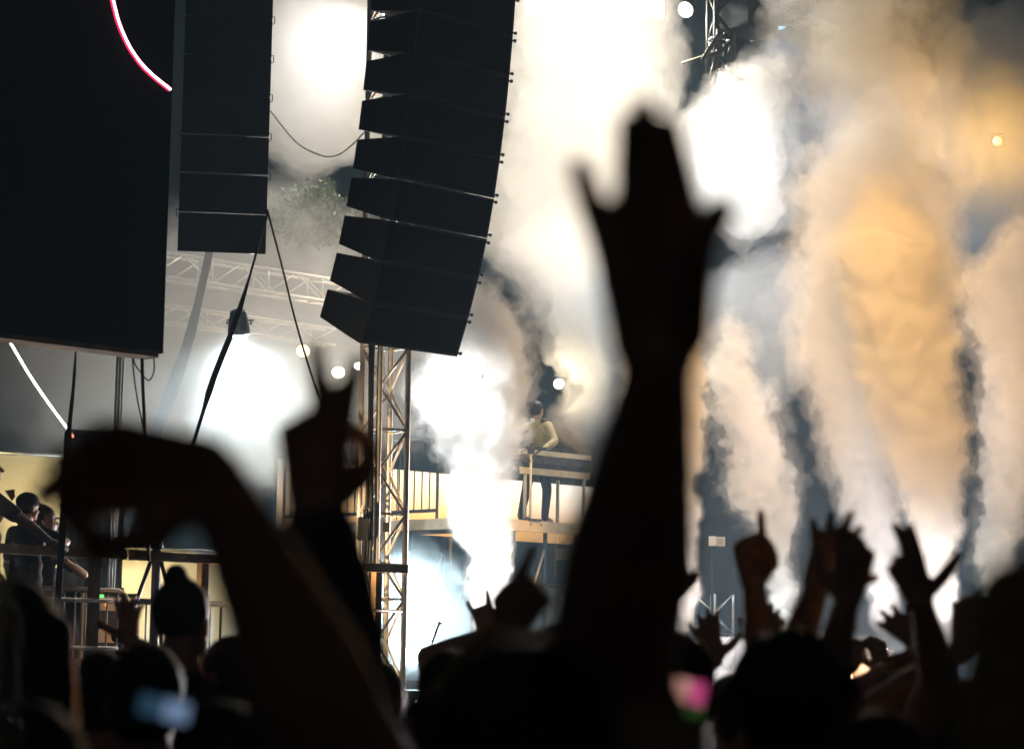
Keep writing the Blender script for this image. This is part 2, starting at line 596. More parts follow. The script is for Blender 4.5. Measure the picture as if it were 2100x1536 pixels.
strap('black strap hanging from the screen edge in front of the light rope', [(157, 700, 17.3), (150, 800, 17.4), (140, 900, 17.4), (130, 1060, 17.4), (118, 1245, 17.5)], [.012, .024, .03, .05, .056, .05])
strap('wide black strap slanting left below the speaker column', [(549, 437, 21.2), (490, 640, 20.6), (440, 770, 20.2), (404, 885, 19.8), (330, 1115, 19.2)], [.02, .05, .055, .03, .05])
strap('grey strap hanging behind haze from the speaker column', [(432, 505, 30.5), (392, 680, 30.5), (352, 800, 30.5), (322, 880, 30.5), (255, 1100, 30.5)], [.1, .13, .16, .14, .12], 'grey')
o = MB().tube(smoothpts([at(548, 430, 21.2), at(578, 545, 21.1), at(612, 680, 21.0), at(660, 830, 20.9), at(734, 992, 20.8)], 4), .009, 6).build('guy_cable', M['rubber'], None, True)
tag(o, 'thin black guy cable from the speaker column down to the tower', 'cable')
for lab, pts, r in (('thick black cable dropping straight below the screen corner', [(291, 716, 17.1), (293, 790, 17.1), (297, 880, 17.2), (305, 1150, 17.4)], .013),
                    ('black cable looped under the screen corner', [(272, 716, 17.1), (276, 745, 17.1), (290, 765, 17.1), (305, 780, 17.1), (315, 765, 17.1), (316, 740, 17.1), (310, 720, 17.1)], .006),
                    ('thin black cable leaning beside the thick one under the screen', [(270, 716, 17.15), (276, 780, 17.15), (284, 830, 17.15), (296, 885, 17.2)], .006)):
    tag(MB().tube(smoothpts([at(*p) for p in pts], 6), r, 6).build('hanging_cable', M['rubber'], None, True), lab, 'cable')
o = MB().tube(smoothpts([at(*p) for p in ((545, 215, 30), (600, 285, 30), (640, 312, 30), (680, 322, 30), (720, 300, 30), (800, 215, 30))], 6), .012, 6).build('hanging_cable', M['white'], None, True)  # white colour stands in for the glare that washes the cable out
tag(o, 'sagging cable coloured white for the glare between the speaker stacks', 'cable')
q = at(243, 716, 20.5)
wp = thing('white_pole', 'white pole with cable channels standing behind the raised curled hand', 'pole', (q.x, q.y, 1.45))
for k, (dx, r) in enumerate(((-.02, .011), (.005, .013), (.03, .009))):
    part(wp, 'tube', MB().tube([Vector((q.x + dx, q.y, 1.45)), Vector((q.x + dx + .02, q.y, q.z + .6))], r, 8), M['white'], True)
part(wp, 'foot', MB().bevbox(Vector((q.x, q.y, 1.47)), Vector((.09, 0, 0)), Vector((0, .09, 0)), UP * .02, .006), M['darksteel'])

# ------------------------------------------------------------------ side platform with timber rail
r0 = at(-60, 1121, 17.75)
PZ = 1.42
def onrail(px):                    # a point of the rail line under a pixel column
    v = (at(px, 1140, 10) - CAM)
    # solve r0 + W45*s on the vertical plane through the ray
    det = W45.x * v.y - W45.y * v.x
    s = -(r0.x * v.y - r0.y * v.x) / det
    return s
pf = thing('side_platform', 'raised dark side platform carrying the guards and the barrier', 'platform', Vector((r0.x, r0.y, 0)) + W45 * 2)
pc = Vector((r0.x, r0.y, 0)) + W45 * 1.7 - N45 * 1.75
part(pf, 'deck', MB().obox(pc + UP * (PZ - .04), W45 * 2.9, N45 * 1.95, UP * .04), M['deck'])
part(pf, 'fascia', MB().obox(pc + N45 * 1.93 + UP * (PZ / 2 - .05), W45 * 2.88, N45 * .012, UP * (PZ / 2 - .05)), M['blackdrape'])
for i in range(5):
    for j in (0, 1):
        q = pc + W45 * (-2.7 + 1.35 * i) + N45 * (1.8 - 3.6 * j)
        part(pf, 'leg', MB().tube([q, q + UP * (PZ - .08)], .03), M['darksteel'])


def rail_section(label, s0, s1, posts, lows):
    o = thing('timber_rail', label, 'railing', Vector((r0.x, r0.y, PZ)) + W45 * (s0 + s1) / 2, 'timber rails along the side platform')
    A = r0 + W45 * s0
    B = r0 + W45 * s1
    part(o, 'top_rail', MB().bevbox((A + B) / 2, W45 * (s1 - s0) / 2, N45 * .05, UP * .035, .005), M['wood'])
    for s in posts:
        q = r0 + W45 * s - N45 * .02
        part(o, 'post', MB().bevbox(Vector((q.x, q.y, (PZ + r0.z - .036) / 2)), W45 * .035, N45 * .028, UP * ((r0.z - .036 - PZ) / 2), .004), M['wood'])
    for h in lows:
        q0, q1 = A - UP * h + W45 * .02, B - UP * h - W45 * .02
        part(o, 'lower_rail', MB().tube([q0 + N45 * .0, q1], .017, 8), M['steel'], True)
    return o


rail_section('brown timber rail the guards lean on, left of the gap', onrail(-60), onrail(252), [onrail(198), onrail(-30)], (.36, .72))
rail_section('brown timber rail just right of the gap, behind a tripod', onrail(272), onrail(560), [onrail(420), onrail(545)], (.36, .72))
rail_section('brown timber rail crossing in front of the truss tower', onrail(668), onrail(829), [onrail(777)], (.36,))

# steel crowd barrier on the platform, behind the rail
bq = at(205, 1210, 19.3)
br = thing('crowd_barrier', 'galvanised crowd barrier with rounded corner behind the timber post', 'barrier', Vector((bq.x, bq.y, PZ)))
ba = bq - W45 * .95
bb = bq + W45 * .28
hz = bq.z - PZ
pp = [Vector((ba.x, ba.y, PZ + .2)), Vector((ba.x, ba.y, PZ + hz - .1)), ba + UP * -.03 + W45 * .03, ba + W45 * .1, bb - W45 * .1, bb - W45 * .03 - UP * .03, Vector((bb.x, bb.y, PZ + hz - .1)), Vector((bb.x, bb.y, PZ + .2)), Vector((ba.x, ba.y, PZ + .2))]
part(br, 'frame', MB().tube(pp, .02, 8), M['steel'], True)
for i in range(11):
    q = ba.lerp(bb, (i + 1) / 12)
    part(br, 'bar', MB().tube([Vector((q.x, q.y, PZ + .2)), Vector((q.x, q.y, PZ + hz))], .008, 6), M['steel'], True)
for s in (.15, .85):
    q = ba.lerp(bb, s)
    part(br, 'foot', MB().tube([Vector((q.x, q.y, PZ + .2)), Vector((q.x, q.y, PZ + .02))], .014, 6).obox(Vector((q.x, q.y, PZ + .012)), N45 * .25, W45 * .03, UP * .01), M['steel'])
# barrier further right
bq2 = at(280, 1230, 20.4)
br = thing('crowd_barrier', 'second crowd barrier standing in the yellow light behind the tripod', 'barrier', Vector((bq2.x, bq2.y, PZ)))
ba, bb = bq2 - W45 * .35, bq2 + W45 * .9
hz = bq2.z - PZ
part(br, 'frame', MB().tube([Vector((ba.x, ba.y, PZ + .15)), ba, bb, Vector((bb.x, bb.y, PZ + .15)), Vector((ba.x, ba.y, PZ + .15))], .018, 8), M['darksteel'], True)
for i in range(10):
    q = ba.lerp(bb, (i + 1) / 11)
    part(br, 'bar', MB().tube([Vector((q.x, q.y, PZ + .15)), q], .008, 6), M['darksteel'], True)

# rack of gear behind the barrier
gq = at(190, 1218, 20)
rk = thing('equipment_rack', 'black gear rack with silver edges behind the crowd barrier', 'rack', Vector((gq.x, gq.y, PZ)))
gh = (gq.z - PZ) / 2
gc = Vector((gq.x, gq.y, PZ + gh))
part(rk, 'case', MB().bevbox(gc, W45 * .27, N45 * .25, UP * gh, .012), M['darksteel'])
for s in (-1, 1):
    part(rk, 'edge', MB().obox(gc + W45 * .272 * s + N45 * .252, W45 * .014, N45 * .014, UP * gh), M['alu'])
for k in range(6):
    z = gc + UP * (gh - .08 - k * .13) + N45 * .254
    pn = part(rk, 'unit', MB().bevbox(z, W45 * .24, N45 * .008, UP * .055, .004), M['black'] if k % 2 else M['alu'])
    for s in (-1, 1):
        part(pn, 'knob', MB().tube([z + W45 * .17 * s + N45 * .006, z + W45 * .17 * s + N45 * .025], .016, 8), M['steel'])
lp = gc + UP * (gh - .02) + N45 * .265
part(rk, 'green_display', MB().obox(lp - W45 * .15, W45 * .07, N45 * .003, UP * .012), emat('green_display_light', (.1, 1, .2), 1.5))
part(rk, 'orange_display', MB().obox(lp - W45 * .05 - UP * .06, W45 * .012, N45 * .003, UP * .02), emat('orange_display_light', (1, .3, .05), 1.2))
part(rk, 'lid', MB().bevbox(gc + UP * (gh + .03) - W45 * .02, W45 * .2, N45 * .18, UP * .022, .006), M['cream'])

# drape and lit tarpaulin behind the platform
def curtain(name, label, A, B, z0, z1, mk, fold=.05, n=40):
    A, B = Vector((A.x, A.y, 0)), Vector((B.x, B.y, 0))
    t = (B - A)
    nn = Vector((t.y, -t.x, 0)).normalized()
    mb = MB()
    for i in range(n):
        q = []
        for j in (i, i + 1):
            q.append(A + t * (j / n) + nn * fold * (math.sin(j * .5) + .5 * math.sin(j * 1.1 + 1)))
        a, b = q
        th = nn * .01
        mb.add([a + UP * z0, b + UP * z0, b + UP * z1, a + UP * z1, a - th + UP * z0, b - th + UP * z0, b - th + UP * z1, a - th + UP * z1],
               [(0, 1, 2, 3), (7, 6, 5, 4), (3, 2, 6, 7), (4, 5, 1, 0)] + ([(0, 3, 7, 4)] if i == 0 else []) + ([(1, 5, 6, 2)] if i == n - 1 else []))
    root = thing(name, label, 'drape', (A + B) / 2 + UP * z0)
    part(root, 'cloth', mb, M[mk], True)
    part(root, 'top_pipe', MB().tube([A + UP * (z1 + .02), B + UP * (z1 + .02)], .02, 8), M['steel'], True)
    for e in (A, B):
        part(root, 'upright', MB().tube([e - nn * .08, e - nn * .08 + UP * (z1 + .02)], .02, 8), M['steel'], True)
    return root


curtain('pipe_drape', 'grey green hanging drape behind the guards and the rack', at(128, 1200, 21.2), at(249, 1200, 21.4), 1.42, 3.6, 'drape', .012)
curtain('lit_tarpaulin', 'pale tarpaulin wall glowing yellow behind the guards', at(-200, 1200, 24.5), at(190, 1200, 25.3), 0, 3.7, 'tarp', .008)
curtain('lit_tarpaulin', 'lower pale tarpaulin glowing yellow behind the tripod', at(236, 1200, 24.4), at(620, 1200, 25.6), 0, 2.72, 'tarp', .008)

# tripod stand right of the gap
tq = at(322, 1115, 19)
tp = thing('tripod_stand', 'grey tripod stand on the platform behind the curled raised hand', 'stand', Vector((tq.x, tq.y, PZ)))
part(tp, 'pole', MB().tube([Vector((tq.x, tq.y, PZ + .05)), tq + UP * .25], .035, 10), M['steel'], True)
for k, (dx, dy) in enumerate(((-.22, -.05), (.2, -.05), (.02, .25))):
    part(tp, 'leg', MB().tube([tq, Vector((tq.x + dx * 1.6, tq.y + dy * 1.6, PZ))], .016, 8), M['darksteel'], True)
part(tp, 'collar', MB().tube([tq - UP * .04, tq + UP * .04], .05, 10), M['darksteel'], True)

# ------------------------------------------------------------------ roof trusses and rigging
def zpt(px, py, d):
    return at(px, py, d)


ra = at(300, 541, 33.5)
truss('roof_truss', 'hazy silver roof truss behind the screen and the speaker column', 'truss', ra, ra + W45 * 6.2, .34, UP, .5, .024, .012)
ra2 = at(300, 640, 35.5)
truss('roof_truss', 'faint lower roof truss lost in haze left of the curved array', 'truss', ra2, ra2 + W45 * 3.6, .26, UP, .5, .02, .01)
rb = at(1380, -70, 37)
truss('roof_truss', 'dark roof truss crossing the top of the picture behind the smoke', 'truss', rb - W45 * 4, rb + W45 * 4, .5, UP, .6, .03, .016, M['darksteel'])
vt = at(1490, -100, 35.5)
vb = at(1478, 172, 35.5)
truss('hanging_truss', 'dark blue vertical truss stub hanging above the brightest glow', 'truss', vb, Vector((vb.x, vb.y, vt.z)), .28, Vector((.9, .3, 0)), .34, .045, .03, M['black'])
q = at(1537, 34, 35.6)
fx = thing('hanging_cabinet', 'dark square cabinet hanging at the top beside the truss stub', 'cabinet', q - UP * .28)
part(fx, 'body', MB().bevbox(q, W45 * .36, N45 * .25, UP * .26, .02), M['darksteel'])
part(fx, 'bracket', MB().tube([q - W45 * .3 + UP * .26, q - W45 * .3 + UP * .6, q + W45 * .3 + UP * .6, q + W45 * .3 + UP * .26], .02, 6), M['steel'])
part(fx, 'arm', MB().tube([q + W45 * .36 - UP * .1, q + W45 * .62 - UP * .22], .03, 6), M['darksteel'])
for lab, a_, b_ in (('dark boom arm angled left of the hanging truss stub', (1398, 133, 35), (1475, 108, 35.2)),
                    ('dark boom arm angled up beside the hanging truss stub', (1440, 125, 35), (1476, 68, 35.2))):
    A, B = at(*a_), at(*b_)
    t_ = thing('boom_arm', lab, 'boom', A)
    part(t_, 'tube', MB().tube([A, B], .035, 8), M['darksteel'])
    part(t_, 'clamp', MB().bevbox(B, Vector((.05, 0, 0)), Vector((0, .05, 0)), UP * .05, .01), M['darksteel'])
# scaffold seen right of the big arm
for px, d, lab in ((1358, 35.2, 'grey scaffold ladder tower just right of the big raised arm'), (1462, 36, 'second grey scaffold ladder tower further right behind the smoke jets')):
    q = at(px, 1310, d)
    q.z = SZ
    truss('scaffold_tower', lab, 'scaffold', q, q + UP * 1.15, .42, W45, .28, .02, .012, M['steel'])
q = at(1470, 1110, 35)
bx = thing('flood_lamp_box', 'small pale lamp box on a mast right of the big arm', 'lamp', Vector((q.x, q.y, SZ)))
part(bx, 'box', MB().bevbox(q, W45 * .1, N45 * .06, UP * .06, .01), M['white'])
part(bx, 'mast', MB().tube([Vector((q.x, q.y, SZ)) - N45 * .08, q - N45 * .08], .02, 8), M['black'])
part(bx, 'lens', MB().obox(q + N45 * .063, W45 * .07, N45 * .003, UP * .04), M['cream'])

# ------------------------------------------------------------------ lamps
LENS = {}


def lamp(name, label, px, py, d, watts, col, aim, cone=160, lens=.1, estr=20, blend=1.0, soft=None, body=None, cat='stage lamp', group=None):
    p = at(px, py, d)
    aim = Vector(aim).normalized()
    side = aim.cross(UP)
    if side.length < .1:
        side = Vector((1, 0, 0))
    side.normalize()
    up = side.cross(aim)
    o = thing(name, label, cat, p - UP * .2, group)
    b = p - aim * lens * .3
    mt = body or M['darksteel']
    part(o, 'housing', MB().tube([b - aim * lens * 2.4, b - aim * lens * 2.2, b - aim * lens * .6, b - aim * .005], [lens * .5, lens * .85, lens * 1.08, lens * 1.12], 16), mt, True)
    key = tuple(round(c_, 2) for c_ in col) + (estr,)
    part(o, 'lens', MB().tube([b - aim * .002, b + aim * .012, b + aim * (.012 + lens * .25)], [lens, lens, lens * .45], 16), emat('lamp_lens_%d' % (len(LENS) if key not in LENS else LENS[key]), col, estr), True)
    LENS.setdefault(key, len(LENS))
    part(o, 'yoke', MB().tube([b - aim * lens + side * lens * 1.15, b - aim * lens + side * lens * 1.3 + up * lens * 1.6, b - aim * lens - side * lens * 1.3 + up * lens * 1.6, b - aim * lens - side * lens * 1.15], lens * .12, 6), mt)
    if watts:
        l = bpy.data.lights.new(name, 'SPOT')
        l.energy = watts * LM
        l.color = col
        l.spot_size = R(cone)
        l.spot_blend = blend
        l.shadow_soft_size = soft or lens
        lo = bpy.data.objects.new('light', l)
        COL.objects.link(lo)
        lo.parent = o
        lo.matrix_parent_inverse = Matrix.Translation(WLOC[o.name]).inverted()
        lo.matrix_basis = Matrix.Translation(p + aim * (lens * .4 + .05)) @ aim.to_track_quat('-Z', 'Y').to_matrix().to_4x4()
    return o


WH = (1, .97, .93)
CW = (.86, .94, 1)
AM = (1, .62, .2)
LAMPS = [
    # name, label, px, py, d, W, col, aim, cone, lens, estr
    ('strobe_lamp', 'floor strobe blazing white between two heads at bottom centre', 845, 1340, 26.2, 16000, (0.62, 0.9, 1), (0, -0.75, 0.65), 175, 0.12, 60),
    ('strobe_lamp', 'floor strobe lighting the first smoke jet from below', 1003, 1335, 28.3, 9000, (1, 0.97, 0.95), (0, 0.62, 0.78), 58, 0.1, 40),
    ('strobe_lamp', 'floor strobe under the jet right of the big arm', 1392, 1335, 29.75, 7000, (1, 0.9, 0.9), (0, 0.62, 0.78), 58, 0.1, 40),
    ('strobe_lamp', 'floor strobe under the thin leaning smoke jet', 1602, 1335, 32.3, 2200, (0.9, 0.96, 1), (0, 0.62, 0.78), 58, 0.1, 40),
    ('strobe_lamp', 'floor strobe under the left one of the paired jets', 1806, 1335, 30.3, 6500, (1, 0.95, 0.97), (0, 0.62, 0.78), 58, 0.1, 40),
    ('strobe_lamp', 'floor strobe under the right one of the paired jets', 1936, 1335, 29.3, 6500, (1, 0.93, 0.92), (0, 0.62, 0.78), 58, 0.1, 40),
    ('strobe_lamp', 'floor strobe under the smoke at the right edge', 2050, 1335, 31.2, 1500, (1, 0.95, 0.8), (0, 0.62, 0.78), 58, 0.1, 40),
    ('blinder_lamp', 'blinding white lamp hanging from the truss stub into the glowing cloud', 1490, 190, 34.3, 2400, (0.74, 0.88, 1), (0.05, -0.1, -1), 95, 0.12, 60),
    ('blinder_lamp', 'white lamp glaring behind the curved array onto the left smoke', 790, 40, 31.5, 6500, (1, 0.97, 0.93), (-0.85, 0.15, -0.35), 130, 0.15, 60),
    ('blinder_lamp', 'white lamp glaring above the curled raised hand', 490, 690, 28.5, 8000, (0.78, 0.93, 1), (0, 0.35, -1), 175, 0.12, 60),
    ('blinder_lamp', 'white lamp glaring just below the curved speaker array', 860, 690, 27.4, 9000, (1, 0.97, 0.93), (0.35, 0.5, -0.8), 130, 0.12, 60),
    ('moving_head_lamp', 'warm yellow lamp left of the tower above the blurred hand', 622, 722, 35, 700, (1, 0.85, 0.5), (0, -0.7, -0.6), 100, 0.1, 8),
    ('moving_head_lamp', 'warm white lamp next to the truss tower', 694, 766, 36, 900, (1, 0.9, 0.65), (0.1, -0.7, -0.6), 100, 0.1, 12),
    ('moving_head_lamp', 'small white lamp close to the tower chord', 735, 752, 36, 300, (1, .95, .8), (0, -.7, -.6), 100, .06, 30),
    ('par_lamp', 'small oval lamp over the performer', 1146, 787, 37, 1500, (1, 0.82, 0.55), (0, -1, 0.05), 150, 0.075, 25),
    ('par_lamp', 'small white lamp in smoke above the first jet', 981, 772, 28, 60, (1, 0.97, 0.93), (-0.3, -1, -0.1), 60, 0.035, 5),
    ('dome_lamp', 'round lamp hanging below the speaker column', 516, 516, 24, 100, (1, .93, .9), (0, -.3, -1), 120, .085, 4),
    ('par_lamp', 'bright round lamp at the top beside the white light bar', 1404, 22, 37, 9000, (1, 0.82, 0.58), (-0.5, -0.75, -0.5), 80, 0.12, 25),
    ('amber_lamp', 'amber lamp beaming from the right edge through smoke', 2045, 290, 36.2, 4200, (1, 0.52, 0.08), (-0.3, -0.9, -0.15), 172, 0.07, 2),
    ('amber_flood', 'amber flood on the riser floor behind the performer', 1235, 1015, 36.4, 5000, (1, 0.5, 0.1), (-0.75, 0.5, 0.1), 150, 0.1, 10),
    ('blue_wash_lamp', 'blue wash lamp hung beside the dark cabinet at the top', 1600, 60, 37.2, 30000, (0.03, 0.22, 0.42), (0.1, 0.1, -1), 150, 0.09, 2),
    ('strobe_lamp', 'low strobe flaring at the crowd below the paired jets', 1868, 1392, 27.5, 32000, (0.95, 0.95, 1), (0, -1, 0.15), 130, 0.1, 60),
    ('strobe_lamp', 'low strobe flaring at the crowd beside the big arm', 1400, 1318, 28.5, 12000, (1, 0.93, 0.95), (0, -1, 0.15), 130, 0.08, 60),
    ('strobe_lamp', 'low strobe flaring at the crowd behind the round head', 1735, 1385, 27.8, 26000, (1, 0.45, 0.2), (0, -1, 0.15), 130, 0.08, 40),
    ('amber_flood', 'unseen warm flood added behind the paired jets to backlight their smoke', 1880, 640, 36, 4000, (1, 0.6, 0.28), (-0.1, -1, 0.0), 160, 0.1, 0.6),  # unseen lamp, added so a tan glow comes through the jets
    ('amber_flood', 'added amber key lamp out of view above the top edge at right', 1760, -170, 24.5, 40000, (1, 0.54, 0.18), (0.02, 0.78, -0.62), 76, 0.12, 6),  # added lamp, out of view, turns the smoke at right tan
    ('amber_flood', 'amber flood at the left foot of the cloth backdrop', 700, 1085, 34.5, 4500, (1, 0.5, 0.1), (0.3, 0.9, 0.2), 150, 0.08, 10),
    ('work_lamp', 'yellow work lamp behind the guards', 108, 1090, 23, 2000, (1, 0.78, 0.36), (0.1, 1, 0.05), 160, 0.08, 10),
    ('work_lamp', 'yellow work lamp low behind the second barrier', 270, 1300, 19.6, 6000, (1, 0.7, 0.36), (1, 0.25, 0.12), 120, 0.06, 10),
]
for a in LAMPS:
    lamp(*a)

# white light bar along the top
A, B = at(1075, 12, 36.6), at(1362, 20, 37)
lb = thing('light_bar', 'long white light bar at the top edge right of the array', 'light bar', (A + B) / 2 - UP * .2)
t = (B - A)
fw = Vector((t.y, -t.x, 0)).normalized()
part(lb, 'housing', MB().bevbox((A + B) / 2 - fw * .08, t / 2, fw * .06, UP * .16, .02), M['darksteel'])
part(lb, 'tube', MB().bevbox((A + B) / 2, t * .495, fw * .01, UP * .13, .005), emat('light_bar_tube', (1, .97, .92), 12))
l = bpy.data.lights.new('light_bar', 'AREA')
l.shape = 'RECTANGLE'
l.size = t.length
l.size_y = .25
l.energy = 7000 * LM
l.color = (1, .9, .75)
lo = bpy.data.objects.new('light', l)
COL.objects.link(lo)
lo.parent = lb
lo.matrix_parent_inverse = Matrix.Translation(WLOC[lb.name]).inverted()
dn = (fw * .45 - UP * .9).normalized()
lo.matrix_basis = Matrix.Translation((A + B) / 2 + fw * .05 - UP * .16) @ Matrix((t.normalized(), (-dn).cross(t.normalized()), -dn)).transposed().to_4x4()

# ------------------------------------------------------------------ tree seen between the stacks
tq = at(625, 442, 32)
tbase = at(768, 1300, 32)
tr = thing('tree', 'dark green tree top between the speaker stacks in haze', 'tree', (tbase.x, tbase.y, 0))
trunk = [Vector((tbase.x, tq.y, 0)), Vector((tbase.x + .03, tq.y, 3)), Vector((tbase.x - .02, tq.y, 5.6)), Vector((tbase.x - .3, tq.y, tq.z - .4)), Vector((tq.x, tq.y, tq.z))]
mb = MB().tube(trunk, [.13, .11, .09, .06, .03], 10)
rng = random.Random(3)
for i in range(9):
    a = rng.uniform(0, 6.28)
    s0 = trunk[3].lerp(trunk[4], rng.uniform(.2, 1))
    mb.tube([s0, s0 + Vector((math.cos(a) * .25, math.sin(a) * .25, .1)), s0 + Vector((math.cos(a) * .45, math.sin(a) * .45, .25))], [.025, .015, .006], 6)
part(tr, 'trunk', mb, M['bark'], True)
mb = MB()
for i in range(46):
    cc = tq + Vector((rng.gauss(.02, .26), rng.gauss(0, .3), rng.gauss(0, .17)))
    for j in range(120):
        q = cc + Vector((rng.gauss(0, .08), rng.gauss(0, .08), rng.gauss(0, .07)))
        a = Vector((rng.gauss(0, 1), rng.gauss(0, 1), rng.gauss(0, 1))).normalized() * .036
        b = a.cross(Vector((rng.gauss(0, 1), rng.gauss(0, 1), rng.gauss(0, 1)))).normalized() * .02
        mb.add([q - a, q + b, q + a, q - b], [(0, 1, 2, 3)])
part(tr, 'crown', mb, M['leaf'])

# ------------------------------------------------------------------ people
FINGERS = ((.029, .093, .074, .0108), (.009, .099, .082, .011), (-.012, .095, .076, .0106), (-.031, .084, .062, .0105))
POSES = {   # per finger (spread, mcp, pip, dip); thumb: three segment directions in (thumb side, palm, finger) axes
    'open': (((9, 8, 8, 5), (2, 5, 6, 4), (-6, 8, 8, 5), (-15, 10, 10, 6)), ((.75, .25, .6), (.7, .1, .7), (.6, .05, .8))),
    'wide': (((14, 4, 10, 5), (4, -4, 8, 5), (-8, 2, 10, 6), (-24, 0, 10, 6)), ((.85, .2, .45), (.85, .1, .5), (.8, .05, .6))),
    'tall': (((-9, 6, 6, 4), (-5, 0, 3, 2), (1, 6, 6, 4), (-15, -12, 4, 4)), ((.05, .62, .7), (.12, .55, .75), (.5, .4, .65))),
    'pinch': (((4, 24, 36, 22), (1, 52, 66, 40), (-3, 64, 80, 50), (-7, 40, 60, 36)), ((.35, .5, .7), (.0, .22, .95), (-.1, -.05, 1))),
    'okay': (((8, 40, 50, 30), (1, 24, 32, 20), (-4, 26, 32, 20), (-8, 30, 36, 24)), ((.38, .5, .75), (.18, .45, .85), (0, .35, .9))),
    'gun': (((3, 2, 6, 4), (-3, 4, 8, 4), (-5, 68, 80, 50), (-8, 70, 80, 50)), ((.85, .2, .45), (.85, .1, .5), (.8, .05, .6))),
    'vee': (((11, 0, 6, 4), (-8, 0, 6, 4), (-3, 70, 85, 50), (-6, 70, 85, 50)), ((.6, .55, .6), (.1, .6, .8), (-.3, .4, .8))),
    'fist': (((3, 75, 90, 50), (0, 75, 90, 50), (-3, 75, 90, 50), (-6, 75, 90, 50)), ((.5, .6, .6), (-.1, .6, .8), (-.5, .3, .8))),
    'point': (((2, 5, 8, 5), (0, 75, 90, 50), (-3, 75, 90, 50), (-6, 75, 90, 50)), ((.5, .6, .6), (-.1, .5, .8), (-.4, .2, .85))),
    'horns': (((10, 4, 10, 6), (0, 75, 90, 50), (-3, 75, 90, 50), (-14, 4, 10, 6)), ((.5, .6, .6), (-.1, .6, .8), (-.5, .3, .8))),
    'relax': (((7, 22, 26, 14), (1, 26, 30, 16), (-5, 30, 34, 18), (-12, 32, 36, 20)), ((.65, .45, .6), (.45, .35, .8), (.3, .25, .9))),
    'droop': (((4, 60, 30, 14), (0, 66, 34, 16), (-4, 70, 36, 18), (-9, 70, 36, 20)), ((.3, -.3, .9), (.15, -.45, .9), (.1, -.5, .85))),
}


def hand_prims(wr, Z, N, side, pose, s=1.0, fat=1.0):
    Z = Z.normalized()
    N = (N - Z * N.dot(Z)).normalized()
    T = Z.cross(N) if side == 'R' else -Z.cross(N)
    fs, th = POSES[pose]
    out = []
    for (x, z, ln, r), (sp, a, b, c_) in zip(FINGERS, fs):
        x, z, ln, r = x * s, z * s, ln * s, r * s * fat
        kn = wr + T * x + Z * z
        out.append((wr + T * x * .55 + Z * .008 * s, .0165 * s, kn, .0125 * s))
        d0 = Z * math.cos(R(sp)) + T * math.sin(R(sp))
        p = kn
        ang = 0
        rr = r * 1.08
        for k, (bend, frac) in enumerate(((a, .46), (b, .3), (c_, .24))):
            ang += bend
            d = d0 * math.cos(R(ang)) + N * math.sin(R(ang))
            q = p + d * ln * frac
            r2 = r * (1.0, .9, .78)[k]
            out.append((p, rr, q, r2))
            p, rr = q, r2
    p = wr + T * .022 * s + Z * .018 * s + N * .006 * s
    out.append((wr + Z * .03 * s + T * .02 * s + N * .006 * s, .018 * s, wr + Z * .06 * s + T * .022 * s + N * .006 * s, .016 * s))
    rr = .0165 * s
    for k, (v, ln) in enumerate(zip(th, (.046, .034, .028))):
        d = (T * v[0] + N * v[1] + Z * v[2]).normalized()
        q = p + d * ln * s
        r2 = (.015, .0135, .011)[k] * s * fat
        out.append((p, rr, q, r2))
        p, rr = q, r2
    return out


def remesh(name, mb, voxel, smooth=2, material=None, parent=None, adapt=0.0):
    me = mb.mesh('tmp')
    o = bpy.data.objects.new('tmp', me)
    COL.objects.link(o)
    m = o.modifiers.new('r', 'REMESH')
    m.mode = 'VOXEL'
    m.voxel_size = voxel
    m.adaptivity = adapt
    if smooth:
        s = o.modifiers.new('s', 'SMOOTH')
        s.factor = .5
        s.iterations = smooth
    if name == 'body':
        dm = o.modifiers.new('d', 'DECIMATE')
        dm.ratio = .38
    dg = bpy.context.evaluated_depsgraph_get()
    me2 = bpy.data.meshes.new_from_object(o.evaluated_get(dg))
    bpy.data.objects.remove(o)
    bpy.data.meshes.remove(me)
    me2.name = name
    me2.materials.clear()
    me2.materials.append(material)
    me2.polygons.foreach_set('use_smooth', [True] * len(me2.polygons))
    ob = bpy.data.objects.new(name, me2)
    COL.objects.link(ob)
    ob.parent = parent
    ob.matrix_parent_inverse = Matrix.Translation(WLOC[parent.name]).inverted()
    return ob


